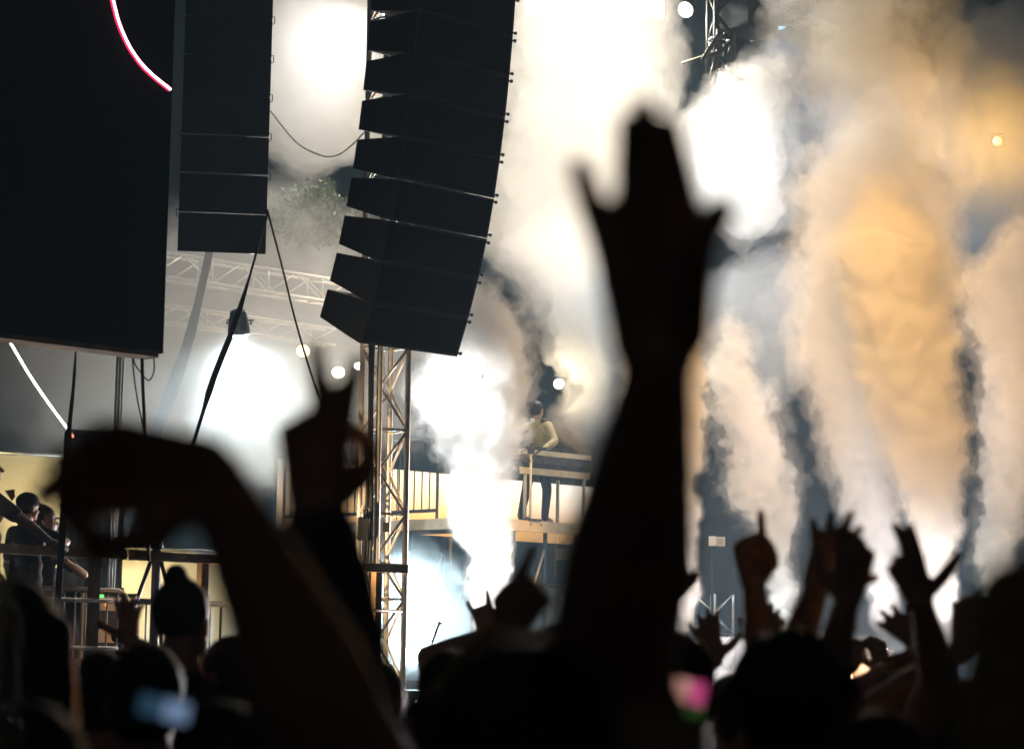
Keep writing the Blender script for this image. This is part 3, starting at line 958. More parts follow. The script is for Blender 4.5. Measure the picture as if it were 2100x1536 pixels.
def person(label, head, yaw=0, ground=0.0, arms=(), hair='short', haircol='hair', shirt='blackcloth', sleeve='short', trousers='denim',
           skin='skin', voxel=.009, hsz=1.0, fat=1.12, group=None, headtilt=0, lean=0, width=1.0, legs=None, cat='person', armr=1.0):
    """arms: (side, elbow or None, wrist, fingertip target, palm vector, pose); positions are world vectors"""
    H = head
    s = (H.z - ground) / 1.625
    hs = min(max(s, .94), 1.05)     # heads and hands vary little
    rz = Matrix.Rotation(yaw, 3, 'Z')

    def L(x, y, z):                 # body frame: x right, y forward, z up, from the ground under the head
        return Vector((H.x, H.y, ground)) + rz @ Vector((x * s * width, y * s + lean * (1.62 - z) * -1, 0)) + UP * z * s

    def HD(x, y, z):                # head frame
        v = Matrix.Rotation(headtilt, 3, 'X') @ Vector((x, y, z))
        return H + rz @ v * hs
    o = thing('person', label, cat, L(0, 0, 0), group)
    C = []                          # body cones
    E = []
    hr = rz @ Matrix.Rotation(headtilt, 3, 'X')
    E.append((HD(0, -.012, .03), .074 * hs, .093 * hs, .092 * hs, hr))
    E.append((HD(0, .03, -.045), .056 * hs, .058 * hs, .062 * hs, hr))
    for sx in (-1, 1):
        E.append((HD(.076 * sx, -.012, -.012), .012 * hs, .02 * hs, .032 * hs, hr))
        E.append((HD(.03 * sx, .07, .012), .02 * hs, .014 * hs, .008 * hs, hr))      # brow
        E.append((HD(.036 * sx, .058, -.028), .018 * hs, .02 * hs, .02 * hs, hr))    # cheek
    C.append((HD(0, .083, .005), .009 * hs, HD(0, .102, -.028), .013 * hs))          # nose
    E.append((HD(0, .083, -.06), .024 * hs, .012 * hs, .009 * hs, hr))               # mouth
    E.append((HD(0, .075, -.09), .02 * hs, .016 * hs, .016 * hs, hr))                # chin
    C.append((HD(0, -.02, -.07), .056 * hs, L(0, -.02, 1.43), .06 * s))              # neck
    shirt_c, trouser_c, sleeve_c = [], [], []
    torso = [(L(-.13, -.01, 1.395), .062 * s, L(.13, -.01, 1.395), .062 * s),
             (L(-.085, 0, 1.28), .108 * s, L(.085, 0, 1.28), .108 * s),
             (L(-.07, 0, 1.1), .1 * s, L(.07, 0, 1.1), .1 * s),
             (L(-.08, -.01, .97), .105 * s, L(.08, -.01, .97), .105 * s),
             (L(0, -.02, 1.43), .075 * s, L(0, 0, 1.3), .11 * s)]
    C += torso
    shirt_c += torso
    for sx in (-1, 1):
        lg = (legs or {}).get('R' if sx > 0 else 'L')
        hip = L(.09 * sx, 0, .92)
        kn, an = (lg[0], lg[1]) if lg else (L(.105 * sx, .02, .5), L(.11 * sx, -.01, .08))
        lgc = [(hip, .085 * s, kn, .058 * s), (kn, .058 * s, an, .042 * s)]
        C += lgc + [(an, .04 * s, an + rz @ Vector((0, .16 * s, -.035 * s)), .035 * s)]
        trouser_c += lgc
    trouser_c.append((L(-.07, -.01, .95), .105 * s, L(.07, -.01, .95), .105 * s))
    arms = {a[0]: a for a in arms}
    for sd, sx in (('L', -1), ('R', 1)):
        a = arms.get(sd)
        if a:
            _, el, wr, tip, palm, pose = a[:6]
            lift = max(0, min(.05, (wr.z - L(0, 0, 1.4).z) * .12))
            sh = L(.18 * sx, 0, 1.4) + UP * lift
            if el is None:
                l1, l2 = .29 * s, .265 * s
                v = wr - sh
                dd = v.length
                if dd > (l1 + l2) * .995:
                    print('REACH', label, round(dd - l1 - l2, 3))
                    el = sh + v * (l1 / (l1 + l2))
                else:
                    x = (l1 * l1 - l2 * l2 + dd * dd) / (2 * dd)
                    hgt = math.sqrt(max(0, l1 * l1 - x * x))
                    u = v / dd
                    pole = rz @ Vector((sx * 1.0, .25, -.35)) if len(a) < 7 else a[6]
                    pl = (pole - u * pole.dot(u)).normalized()
                    el = sh + u * x + pl * hgt
        else:
            sh = L(.185 * sx, -.01, 1.4)
            el = L(.235 * sx, -.03, 1.12)
            wr = L(.25 * sx, .06, .87)
            tip = wr + Vector((0, 0, -.2)) + rz @ Vector((0, .05, 0))
            palm = rz @ Vector((-sx, 0, 0))
            pose = 'relax'
        up_ = [(sh, .058 * s, el, .043 * s)]
        mid_ = el.lerp(wr, .35)
        fo = [(el, .043 * s * armr, mid_, .042 * s * armr), (mid_, .042 * s * armr, wr, .027 * s)]
        C += up_ + fo
        sleeve_c += [(sh, .058 * s, sh.lerp(el, .75), .048 * s)] if sleeve == 'short' else up_ + [(el, .043 * s, mid_, .042 * s), (mid_, .042 * s, mid_.lerp(wr, .8), .033 * s)]
        if sleeve == 'none':
            sleeve_c = []
        C += hand_prims(wr, tip - wr, palm, sd, pose, hs * hsz, fat)
    mb = MB()
    for c_ in C:
        mb.cone(*c_)
    for e in E:
        mb.ell(*e)
    body = remesh('body', mb, voxel, 2, M[skin], o, voxel * .15)
    # clothes
    def cloth(nm, cones, inf, mk, vx):
        m_ = MB()
        for p0, q0, p1, q1 in cones:
            m_.cone(p0, q0 + inf, p1, q1 + inf)
        return remesh(nm, m_, vx, 3, M[mk], o, vx * .15)
    cloth('shirt' if sleeve != 'long' else 'jacket', shirt_c + sleeve_c, .013, shirt, max(voxel, .015))
    cloth('trousers', trouser_c, .012, trousers, .022)
    # hair
    m_ = MB()
    if hair == 'short':
        m_.ell(HD(0, -.022, .04), .083 * hs, .095 * hs, .094 * hs, hr)
        m_.ell(HD(0, -.045, .0), .078 * hs, .07 * hs, .085 * hs, hr)
    elif hair == 'bush':
        m_.ell(HD(0, -.02, .05), .098 * hs, .11 * hs, .105 * hs, hr)
        r_ = random.Random(len(label))
        for i in range(46):
            a_ = r_.uniform(0, 6.28)
            b_ = r_.uniform(.1, 1.5)
            m_.ell(HD(.095 * math.cos(a_) * math.cos(b_), -.02 + .1 * math.sin(a_) * math.cos(b_), .05 + .1 * math.sin(b_)), .02, .02, .02)
    elif hair == 'long':
        m_.ell(HD(0, -.025, .04), .088 * hs, .1 * hs, .096 * hs, hr)
        for k in range(-4, 5):
            x_ = .02 * k
            y_ = -.085 + .009 * abs(k)
            m_.cone(HD(x_, y_, .05), .034 * hs, HD(x_ * 1.3, y_ - .02 + .012 * math.sin(k * 2.1), -.16), .03 * hs)
            m_.cone(HD(x_ * 1.3, y_ - .02 + .012 * math.sin(k * 2.1), -.16), .03 * hs, HD(x_ * 1.35, y_ - .0, -.33 - .02 * math.sin(k * 1.7)), .014 * hs)
    elif hair == 'bun':
        m_.ell(HD(0, -.025, .04), .084 * hs, .097 * hs, .095 * hs, hr)
        m_.ell(HD(0, -.06, .135), .035 * hs, .035 * hs, .035 * hs, hr)
    if hair == 'cap':
        m_.ell(HD(0, -.02, .02), .081 * hs, .092 * hs, .085 * hs, hr)
        remesh('hair', m_, .01, 1, M[haircol], o)
        c2 = MB()
        c2.ell(HD(0, -.012, .055), .087 * hs, .105 * hs, .08 * hs, hr)
        c2.ell(HD(0, .11, .035), .065 * hs, .07 * hs, .008 * hs, hr @ Matrix.Rotation(R(-8), 3, 'X'))
        remesh('cap', c2, .008, 1, M['navy'], o)
    elif hair != 'none':
        remesh('hair', m_, max(.008, voxel), 1, M[haircol], o)
    return o


AW = Vector((0, 1, 0))              # palm away from us
TO = Vector((0, -1, 0))             # palm toward us


def ARM(side, wrist, tip, palm=AW, pose='open', elbow=None, pole=None):
    r = [side, at(*elbow) if elbow else None, at(*wrist), at(*tip), Vector(palm), pose]
    if pole:
        r.append(Vector(pole))
    return tuple(r)


def HT(px, top, d, r=.137):         # head centre from the pixel of its top
    return at(px, top + r * FPX / d, d)


G = 'crowd facing the stage'
# the dancer with both arms raised right in front of us
person('dark silhouetted person nearest the middle with both bare arms raised high', HT(1065, 1290, 1.98), 0, 0,
       [ARM('L', (440, 978, 2.02), (120, 955, 1.96), (-.15, -.88, -.3), 'okay', (735, 1620, 2.06)),
        ARM('R', (1352, 745, 1.76), (1316, 230, 1.74), TO, 'tall', (1258, 1345, 1.98))],
       'short', 'hair', 'blackcloth', 'none', voxel=.0045, group=G, armr=1.35, hsz=1.06, fat=1.1)
# blurred V sign left of the tower
person('person making a blurred V sign left of the truss tower', HT(620, 1400, 2.55), 0, 0,
       [ARM('L', (648, 1058, 2.35), (650, 770, 2.35), AW, 'vee', (700, 1370, 2.42))], 'short', 'hair', 'greycloth', 'long', voxel=.006, group=G, fat=1.15, hsz=.97)
# left edge
person('person with long light brown hair cut off by the left edge', at(-440, 1290, 1.35), R(8), 0, (), 'long', 'brownhair', 'blackcloth', voxel=.008, group=G)
person('person with long dark hair low at the left below the guards', HT(22, 1185, 3.7), R(-10), 0, (), 'long', 'hair', 'blackcloth', voxel=.01, group=G)
person('person with short dark hair right of the timber post', HT(300, 1312, 5.0), 0, 0, (), 'short', 'hair', 'blackcloth', voxel=.01, group=G)
person('person in shadow raising a wide spread hand below the tripod', HT(250, 1330, 9.0), 0, 0,
       [ARM('R', (264, 1315, 8.8), (262, 1232, 8.8), AW, 'wide')], 'short', 'hair', 'blackcloth', 'none', voxel=.008, group=G)
person('tall person with hair tied up in front of the lit tarpaulin', HT(378, 1186, 7.4), R(-20), 0, (), 'bun', 'hair', 'blackcloth', voxel=.01, group=G)
person('small dark head left of the spread hand', HT(208, 1330, 6.3), 0, 0, (), 'short', 'hair', 'blackcloth', voxel=.011, group=G)
person('person in a red shirt half hidden by the near raised arm', HT(462, 1300, 7.5), R(60), 0, (), 'short', 'hair', 'redcloth', voxel=.011, group=G)
# around the floor strobe
person('person lit pink along the head left of the floor strobe', HT(768, 1345, 6.0), 0, 0, (), 'short', 'hair', 'greycloth', voxel=.01, group=G)
person('person with grey lit head right of the floor strobe', HT(922, 1326, 5.8), 0, 0, (), 'short', 'hair', 'greycloth', voxel=.01, group=G)
person('person in a mustard sleeve pointing one finger up beside the first jet', HT(905, 1400, 4.4), R(-15), 0,
       [ARM('R', (1042, 1300, 4.3), (1085, 1215, 4.3), AW, 'point', (935, 1430, 4.5))], 'short', 'hair', 'goldcloth', 'long', voxel=.007, group=G)
person('person whose small raised hand makes horns at the foot of the first jet', HT(1010, 1330, 9.5), 0, 0,
       [ARM('L', (1000, 1300, 9.4), (980, 1225, 9.4), AW, 'horns'), ARM('R', (1006, 1350, 9.3), (962, 1325, 9.3), AW, 'relax')], 'short', 'hair', 'goldcloth', 'none', voxel=.008, group=G)
# right of the big arm
person('dark head just right of the near raised arm', HT(1385, 1292, 5.0), 0, 0,
       [ARM('L', (1325, 1250, 4.9), (1400, 1140, 4.9), AW, 'droop')], 'short', 'hair', 'blackcloth', 'none', voxel=.009, group=G)
person('large dark round head in front of the raised hands at right', HT(1622, 1304, 3.9, .15), 0, 0, (), 'bush', 'hair', 'blackcloth', voxel=.01, group=G)
person('person holding up a fist with one finger out left of the round head', HT(1535, 1360, 5.6), 0, 0,
       [ARM('R', (1546, 1200, 5.4), (1536, 1100, 5.4), TO, 'point', (1566, 1370, 5.5))], 'short', 'hair', 'blackcloth', 'none', voxel=.006, group=G)
person('person raising both open hands behind the large round head', HT(1672, 1350, 5.3), 0, 0,
       [ARM('L', (1672, 1210, 5.1), (1718, 1085, 5.1), AW, 'wide', (1620, 1370, 5.2)), ARM('R', (1736, 1235, 5.0), (1756, 1118, 5.0), AW, 'relax', (1700, 1390, 5.1))],
       'short', 'hair', 'blackcloth', 'none', voxel=.006, group=G)
person('person reaching up with thumb out before the paired jets', HT(1975, 1380, 5.2), 0, 0,
       [ARM('L', (1890, 1240, 5.0), (1848, 1120, 5.0), AW, 'gun', (1928, 1400, 5.1))], 'short', 'hair', 'blackcloth', 'none', voxel=.006, group=G)
person('person stretching a sideways hand below the thumb out hand', HT(1925, 1375, 7.4), 0, 0,
       [ARM('L', (1898, 1335, 7.2), (1850, 1285, 7.2), TO, 'wide')], 'short', 'hair', 'blackcloth', 'none', voxel=.008, group=G)
person('person with two small fists up in front of the white jet base', HT(1778, 1400, 10.0), 0, 0,
       [ARM('L', (1751, 1365, 9.8), (1753, 1305, 9.8), AW, 'fist'), ARM('R', (1812, 1375, 9.8), (1796, 1315, 9.8), AW, 'relax')], 'short', 'hair', 'blackcloth', 'none', voxel=.008, group=G)
person('person in a flat cap low before the paired jets', HT(1842, 1368, 6.8), 0, 0, (), 'cap', 'hair', 'navy', voxel=.01, group=G)
person('person raising a tan lit hand near the right edge', HT(2045, 1370, 6.2), 0, 0,
       [ARM('L', (1972, 1335, 6.0), (1992, 1240, 6.0), AW, 'relax')], 'short', 'brownhair', 'goldcloth', 'none', voxel=.008, group=G)
person('person at the far right edge with blond hair very close to us', at(2395, 1440, 1.45), R(-12), 0, (), 'long', 'blond', 'blackcloth', voxel=.008, group=G)
person('person with two small open hands just left of the round head', HT(1500, 1375, 8.2), 0, 0,
       [ARM('L', (1468, 1355, 8.0), (1452, 1290, 8.0), AW, 'wide'), ARM('R', (1555, 1340, 8.0), (1578, 1275, 8.0), AW, 'open')], 'short', 'hair', 'blackcloth', 'none', voxel=.008, group=G)
for lab, px, py, d, hr_ in (('dark head at the bottom left corner', 60, 1420, 3.0, 'short'), ('dark head at the bottom under the red shirt', 455, 1420, 3.4, 'short'),
                            ('dark head at the bottom between the big arm and the round head', 1275, 1440, 3.2, 'bush'), ('dark head at the bottom right of the round head', 1800, 1440, 3.6, 'short')):
    person(lab, HT(px, py, d), 0, 0, (), hr_, 'hair', 'blackcloth', voxel=.012, group=G)


# phones glowing in the crowd
def phone(label, px, py, d, w, h, tilt, cols):
    p = at(px, py, d)
    X = Vector((math.cos(tilt), 0, math.sin(tilt)))
    Y = Vector((0, -1, 0))
    Z = Y.cross(X) * -1
    o = thing('smartphone', label, 'phone', p - UP * h)
    part(o, 'case', MB().bevbox(p, X * w, Y * .004, Z * h, .003), M['black'])
    n = len(cols)
    for i, (c_, s_) in enumerate(cols):
        part(o, 'screen', MB().obox(p + Y * .005 + X * w * (-.9 + 1.8 * (i + .5) / n), X * w * .9 / n, Y * .0006, Z * h * .9), emat('phone_screen_%d_%d' % (px, i), c_, s_))
    return o


phone('phone with a dim blue screen held low at bottom left', 338, 1452, 2.6, .03, .012, R(-12), (((.05, .16, .28), .25), ((.3, .45, .75), .4)))
phone('phone with a pink screen in the dark crowd right of the big arm', 1413, 1418, 3.0, .022, .016, R(-10), (((1, .5, .4), .6), ((.9, .1, .35), .45)))
phone('phone with a dim green screen under the pink one', 1410, 1457, 3.0, .02, .009, R(3), (((.1, .35, .03), .16),))

# ------------------------------------------------------------------ guards on the platform
g1 = at(-22, 958, 18.2)
gp = person('guard in black polo with yellow shoulder badge leaning on the rail', g1, R(-75), PZ,
            [('R', at(48, 1068, 17.9), at(100, 1108, 17.9), at(150, 1118, 17.95), Vector((0, .3, -1)), 'relax')], 'short', 'hair', 'blackcloth', 'short', 'blackcloth', voxel=.009, lean=.0)
q = at(21, 1016, 17.86)
sx_ = Vector((.55, -.8, 0)).normalized()
part(gp, 'badge', MB().add([q + Vector((-.035, -.03, .035)), q + Vector((.035, -.03, .045)), q + Vector((.042, -.03, -.015)), q + Vector((.018, -.03, -.045)),
                            q + Vector((-.035, -.022, .035)), q + Vector((.035, -.022, .045)), q + Vector((.042, -.022, -.015)), q + Vector((.018, -.022, -.045))],
                           [(0, 3, 2, 1), (4, 5, 6, 7), (0, 1, 5, 4), (1, 2, 6, 5), (2, 3, 7, 6), (3, 0, 4, 7)]), mat('yellow_badge', (.6, .42, .05), .6))
gp = person('guard in navy cap and shirt with back turned at the rail', at(58, 1042, 18.9), R(-42), PZ,
            [('R', None, at(118, 1122, 18.5), at(140, 1125, 18.5), Vector((0, .3, -1)), 'relax')], 'cap', 'hair', 'navy', 'short', 'navy', voxel=.009)
gp = person('man in navy shirt touching his face behind the black strap', at(95, 1068, 19.4), R(-62), PZ,
            [('R', at(122, 1120, 19.15), at(103, 1085, 19.1), at(99, 1062, 19.12), Vector((0, .5, .3)), 'relax'),
             ('L', at(172, 1178, 19.3), at(135, 1150, 19.1), at(118, 1140, 19.1), Vector((-.5, .4, 0)), 'relax')], 'short', 'hair', 'navy', 'short', 'denim', voxel=.009)

# ------------------------------------------------------------------ performer, table and tripod on the riser
dj = at(1103, 842, 34.6)
dx = at(1080, 1066, 34.5)
person('performer in tan jacket with headphones round the neck behind the table', dj, R(-35), RZ,
       [('L', at(1068, 880, 34.3), at(1050, 876, 34.0), at(1040, 874, 33.9), Vector((0, 1, 0)), 'fist'),
        ('R', at(1138, 905, 34.3), at(1112, 925, 34.1), at(1098, 930, 34.05), Vector((0, 0, -1)), 'relax')],
       'short', 'hair', 'tancloth', 'long', 'blackcloth', 'skin', .012,
       legs={'L': (at(1080, 1000, 34.5), at(1068, 1058, 34.5)), 'R': (at(1122, 1005, 34.6), at(1117, 1062, 34.6))})
hp = thing('headphones', 'white and black headphones hanging round the performer neck', 'headphones', dj - UP * .2)
hc_ = dj + Vector((0, -.05, -.15))
part(hp, 'band', MB().tube([hc_ + Vector((.085 * math.cos(a), .06 * math.sin(a), .01)) for a in [R(20 + 14 * k) for k in range(11)]], .01, 6), M['black'], True)
for sx in (-1, 1):
    part(hp, 'ear_cup', MB().tube([hc_ + Vector((.075 * sx, -.035, 0)), hc_ + Vector((.075 * sx, -.075, -.01))], .036, 10), M['white'] if sx < 0 else M['black'], True)

t0 = at(1080, 926, 33.6)
tb = thing('dj_table', 'cream topped performance table on the riser', 'table', Vector((t0.x, t0.y, RZ)))
tc = t0 + W45 * .62 - N45 * .3
part(tb, 'top', MB().bevbox(tc, W45 * .68, N45 * .32, UP * .035, .006), M['cream'])
part(tb, 'shelf', MB().bevbox(tc - UP * .17, W45 * .66, N45 * .3, UP * .02, .004), M['darksteel'])
part(tb, 'front_panel', MB().bevbox(tc - UP * .1 + N45 * .28, W45 * .66, N45 * .012, UP * .055, .004), M['greycloth'])
part(tb, 'lower_beam', MB().bevbox(tc - UP * .26 + N45 * .26, W45 * .68, N45 * .03, UP * .045, .005), M['cream'])
for a in (-1, 1):
    for b in (-1, 1):
        q = tc + W45 * .6 * a + N45 * .26 * b
        part(tb, 'leg', MB().tube([Vector((q.x, q.y, RZ)), q - UP * .3], .025, 8), M['cream'], True)
for k, (s_, w_) in enumerate(((-.3, .16), (.05, .14), (.38, .13))):
    q = tc + W45 * s_ + UP * .066
    pl = thing('mixer_deck', ('black player deck at the left end of the table', 'black mixer in the middle of the table', 'black player deck at the right end of the table')[k], 'mixer', q - UP * .03, 'decks on the performance table')
    part(pl, 'body', MB().bevbox(q, W45 * w_, N45 * .18, UP * .03, .006), M['black'])
    part(pl, 'jog_wheel', MB().tube([q + UP * .03, q + UP * .042], w_ * .6, 14), M['alu'])
mb = MB()
mb.tube(smoothpts([tc + W45 * x + N45 * .25 + UP * (.06 + z) for x, z in ((-.2, 0), (-.05, .03), (.05, .08), (.15, .02), (.3, .06), (.42, .0))], 5), .006, 5)
tag(mb.build('loose_cable', M['rubber'], None, True), 'thin black cable looping along the front of the performance table', 'cable')
q = at(1089, 932, 33.0)
qb = Vector((q.x, q.y, RZ))
ms = thing('camera_tripod', 'cream pole stand with black camera head before the table', 'stand', qb)
part(ms, 'pole', MB().tube([qb + UP * .02, q], .017, 8), M['cream'], True)
part(ms, 'base', MB().bevbox(qb + UP * .012, W45 * .11, N45 * .11, UP * .012, .004), M['darksteel'])
part(ms, 'camera_head', MB().bevbox(q + UP * .06, Vector((.05, 0, 0)), Vector((0, .05, 0)), UP * .05, .012).bevbox(q + UP * .13 + Vector((.01, 0, 0)), Vector((.025, 0, 0)), Vector((0, .03, 0)), UP * .03, .008), M['black'])
part(ms, 'cable_arm', MB().tube(smoothpts([q + Vector(v) for v in ((.02, -.03, -.05), (.09, -.03, .03), (.17, -.03, .07), (.27, -.03, .06))], 4), [.014] * 12 + [.02], 6), M['rubber'], True)
part(ms, 'cable_drop', MB().tube(smoothpts([q + Vector(v) for v in ((-.06, -.03, .06), (-.14, -.03, .03), (-.05, -.03, -.06), (0, -.03, -.1))], 4), .009, 6), M['rubber'], True)
q = at(892, 1285, 24)
mc = thing('microphone_stand', 'thin microphone on a stand in front of the floor strobe glare', 'microphone', Vector((q.x - .05, q.y, 0)))
part(mc, 'pole', MB().tube([Vector((q.x - .12, q.y, 0)), at(886, 1318, 24)], .008, 6), M['rubber'])
part(mc, 'clip', MB().tube([at(886, 1318, 24), at(896, 1290, 24)], .014, 6), M['rubber'])
part(mc, 'microphone', MB().tube([at(894, 1296, 24), at(900, 1280, 24), at(903, 1275, 24)], [.01, .013, .024], 8), M['rubber'])

# ------------------------------------------------------------------ smoke
class F:
    def __init__(s, nt, k):
        s.nt = nt
        s.k = k

    def op(s, o, *a, clamp=False):
        n = s.nt.nodes.new('ShaderNodeMath')
        n.operation = o
        n.use_clamp = clamp
        for i, x in enumerate((s,) + a):
            if isinstance(x, F):
                s.nt.links.new(x.k, n.inputs[i])
            else:
                n.inputs[i].default_value = x
        return F(s.nt, n.outputs[0])

    def __add__(s, o): return s.op('ADD', o)
    __radd__ = __add__
    def __sub__(s, o): return s.op('SUBTRACT', o)
    def __rsub__(s, o): return (s * -1.0) + o
    def __mul__(s, o): return s.op('MULTIPLY', o)
    __rmul__ = __mul__
    def __truediv__(s, o): return s.op('DIVIDE', o)
    def sqrt(s): return s.op('SQRT')
    def clamp(s): return s.op('ADD', 0.0, clamp=True)

    def interp(s, xs, ys):
        n = s.nt.nodes.new('ShaderNodeFloatCurve')
        lo, hi = min(xs), max(xs)
        m = max(max(abs(y) for y in ys), 1e-6)
        c_ = n.mapping.curves[0]
        while len(c_.points) < len(xs):
            c_.points.new(.5, .5)
        for p_, x, y in zip(c_.points, xs, ys):
            p_.location = ((x - lo) / (hi - lo), .5 + .5 * y / m)
            p_.handle_type = 'AUTO_CLAMPED'
        n.mapping.use_clip = False
        n.mapping.update()
        t_ = ((s - lo) / (hi - lo)).clamp()
        s.nt.links.new(t_.k, n.inputs['Value'])
        return (F(s.nt, n.outputs[0]) - .5) * (2 * m)


def smoke(label, rows, depth, layers, warp=.9, fine=1.0, seed=0, vox=.04, thick=1.0, billow=.0, name='smoke_jet', group='smoke jets along the stage', tilt=0, base=.12):
    """rows: (py, left px, right px); layers: (part name, threshold, density, colour)"""
    pts = []
    for py, l_, r_ in rows:
        a, b = at(l_, py, depth), at(r_, py, depth)
        pts.append(((a.z + b.z) / 2, (a.x + b.x) / 2, abs(b.x - a.x) / 2))
    pts.sort()
    zs, xs, rs_ = [p_[0] for p_ in pts], [p_[1] for p_ in pts], [p_[2] * (1 if name != 'smoke_jet' else .86 if p_[0] < 4 else 1.1) for p_ in pts]
    mg = .25 + warp * .45
    x0 = min(x - r_ for x, r_ in zip(xs, rs_)) - mg
    x1 = max(x + r_ for x, r_ in zip(xs, rs_)) + mg
    rm = max(rs_) * thick
    y0, y1, z0, z1 = depth - rm - mg * .7, depth + rm + mg * .7, zs[0], zs[-1] + mg * .5
    nt = bpy.data.node_groups.new('smoke_field', 'GeometryNodeTree')
    nt.interface.new_socket('Geometry', in_out='OUTPUT', socket_type='NodeSocketGeometry')
    N, K_ = nt.nodes.new, nt.links.new
    pos, out = N('GeometryNodeInputPosition'), N('NodeGroupOutput')
    sp = N('ShaderNodeSeparateXYZ')
    K_(pos.outputs[0], sp.inputs[0])
    z = F(nt, sp.outputs[2])
    h = ((z - zs[0]) / (zs[-1] - zs[0])).clamp()
    off = N('ShaderNodeVectorMath')
    off.operation = 'ADD'
    K_(pos.outputs[0], off.inputs[0])
    off.inputs[1].default_value = (seed * 7.3, seed * 3.1, seed * 1.7)

    def nz(scale, det, ro):
        n = N('ShaderNodeTexNoise')
        K_(off.outputs[0], n.inputs['Vector'])
        n.inputs['Scale'].default_value = scale
        n.inputs['Detail'].default_value = det
        n.inputs['Roughness'].default_value = ro
        s_ = N('ShaderNodeSeparateXYZ')
        K_(n.outputs['Color'], s_.inputs[0])
        return [F(nt, s_.outputs[i]) - .5 for i in range(3)]
    n1 = nz(.8, 4, .62)
    n2 = nz(3.4, 4.5, .72)
    A = h * (warp * 2.4) + base * warp
    B = (h * .75 + .42) * fine
    X = F(nt, sp.outputs[0]) + n1[0] * A + n2[0] * B
    Y = F(nt, sp.outputs[1]) + n1[1] * A + n2[1] * B
    Z = z + n1[2] * A + n2[2] * B
    cx, rr = Z.interp(zs, xs), Z.interp(zs, rs_)
    dx_, dy_ = (X - cx) / rr, (Y - depth) / (rr * thick)
    d = (dx_ * dx_ + dy_ * dy_).sqrt()
    de = ((1.0 - d) + n2[0] * billow) - (((h - .8) * 5.0).clamp() * .9)
    if name == 'smoke_cloud':       # drifting smoke frays out at the bottom too
        de = de - ((.24 - (Z - zs[0]) / (zs[-1] - zs[0])) * 4.2).clamp() * 1.1
    vc = N('GeometryNodeVolumeCube')
    K_(de.k, vc.inputs['Density'])
    vc.inputs['Min'].default_value = (x0, y0, z0)
    vc.inputs['Max'].default_value = (x1, y1, z1)
    vc.inputs['Background'].default_value = -1
    for nm, a, b in (('X', x0, x1), ('Y', y0, y1), ('Z', z0, z1)):
        vc.inputs['Resolution ' + nm].default_value = max(8, int((b - a) / vox))
    jn = N('GeometryNodeJoinGeometry')
    K_(jn.outputs[0], out.inputs[0])
    mats = []
    for nm, thr, dens, col in layers:
        vm, sm = N('GeometryNodeVolumeToMesh'), N('GeometryNodeSetMaterial')
        K_(vc.outputs[0], vm.inputs[0])
        vm.inputs['Threshold'].default_value = thr
        mats.append(volmat('smoke_' + nm, dens, col, .15 if dens > 1.2 else .4))
        sm.inputs['Material'].default_value = mats[-1]
        K_(vm.outputs[0], sm.inputs[0])
        K_(sm.outputs[0], jn.inputs[0])
    root = thing(name, label, 'smoke', (xs[0], depth, zs[0]), group)
    me = bpy.data.meshes.new('tmp')
    me.from_pydata([(0, 0, 0)], [], [])
    o = bpy.data.objects.new('tmp', me)
    COL.objects.link(o)
    o.modifiers.new('gn', 'NODES').node_group = nt
    dg = bpy.context.evaluated_depsgraph_get()
    full = bpy.data.meshes.new_from_object(o.evaluated_get(dg))
    bpy.data.objects.remove(o)
    nv, npol, nl = len(full.vertices), len(full.polygons), len(full.loops)
    co = np.empty(nv * 3, 'f4')
    full.vertices.foreach_get('co', co)
    co = co.reshape(-1, 3)
    ls, lt, mi = np.empty(npol, 'i4'), np.empty(npol, 'i4'), np.empty(npol, 'i4')
    full.polygons.foreach_get('loop_start', ls)
    full.polygons.foreach_get('loop_total', lt)
    full.polygons.foreach_get('material_index', mi)
    lv = np.empty(nl, 'i4')
    full.loops.foreach_get('vertex_index', lv)
    order = [m_.name if m_ else '' for m_ in full.materials]
    for (nm, thr, dens, col), mt in zip(layers, mats):
        sel = mi == order.index(mt.name)
        fl_ = lv[np.repeat(sel, lt)]
        used, inv = np.unique(fl_, return_inverse=True)
        tot = lt[sel]
        me2 = bpy.data.meshes.new(nm)
        me2.vertices.add(len(used))
        me2.vertices.foreach_set('co', co[used].ravel())
        me2.loops.add(len(inv))
        me2.loops.foreach_set('vertex_index', inv.astype('i4').ravel())
        me2.polygons.add(len(tot))
        me2.polygons.foreach_set('loop_start', np.concatenate(([0], np.cumsum(tot)[:-1])).astype('i4'))
        me2.update(calc_edges=True)
        me2.materials.append(mt)
        me2.polygons.foreach_set('use_smooth', [True] * len(me2.polygons))
        ob = bpy.data.objects.new(nm, me2)
        COL.objects.link(ob)
        ob.parent = root
        ob.matrix_parent_inverse = Matrix.Translation(WLOC[root.name]).inverted()
    bpy.data.meshes.remove(full)
    return root


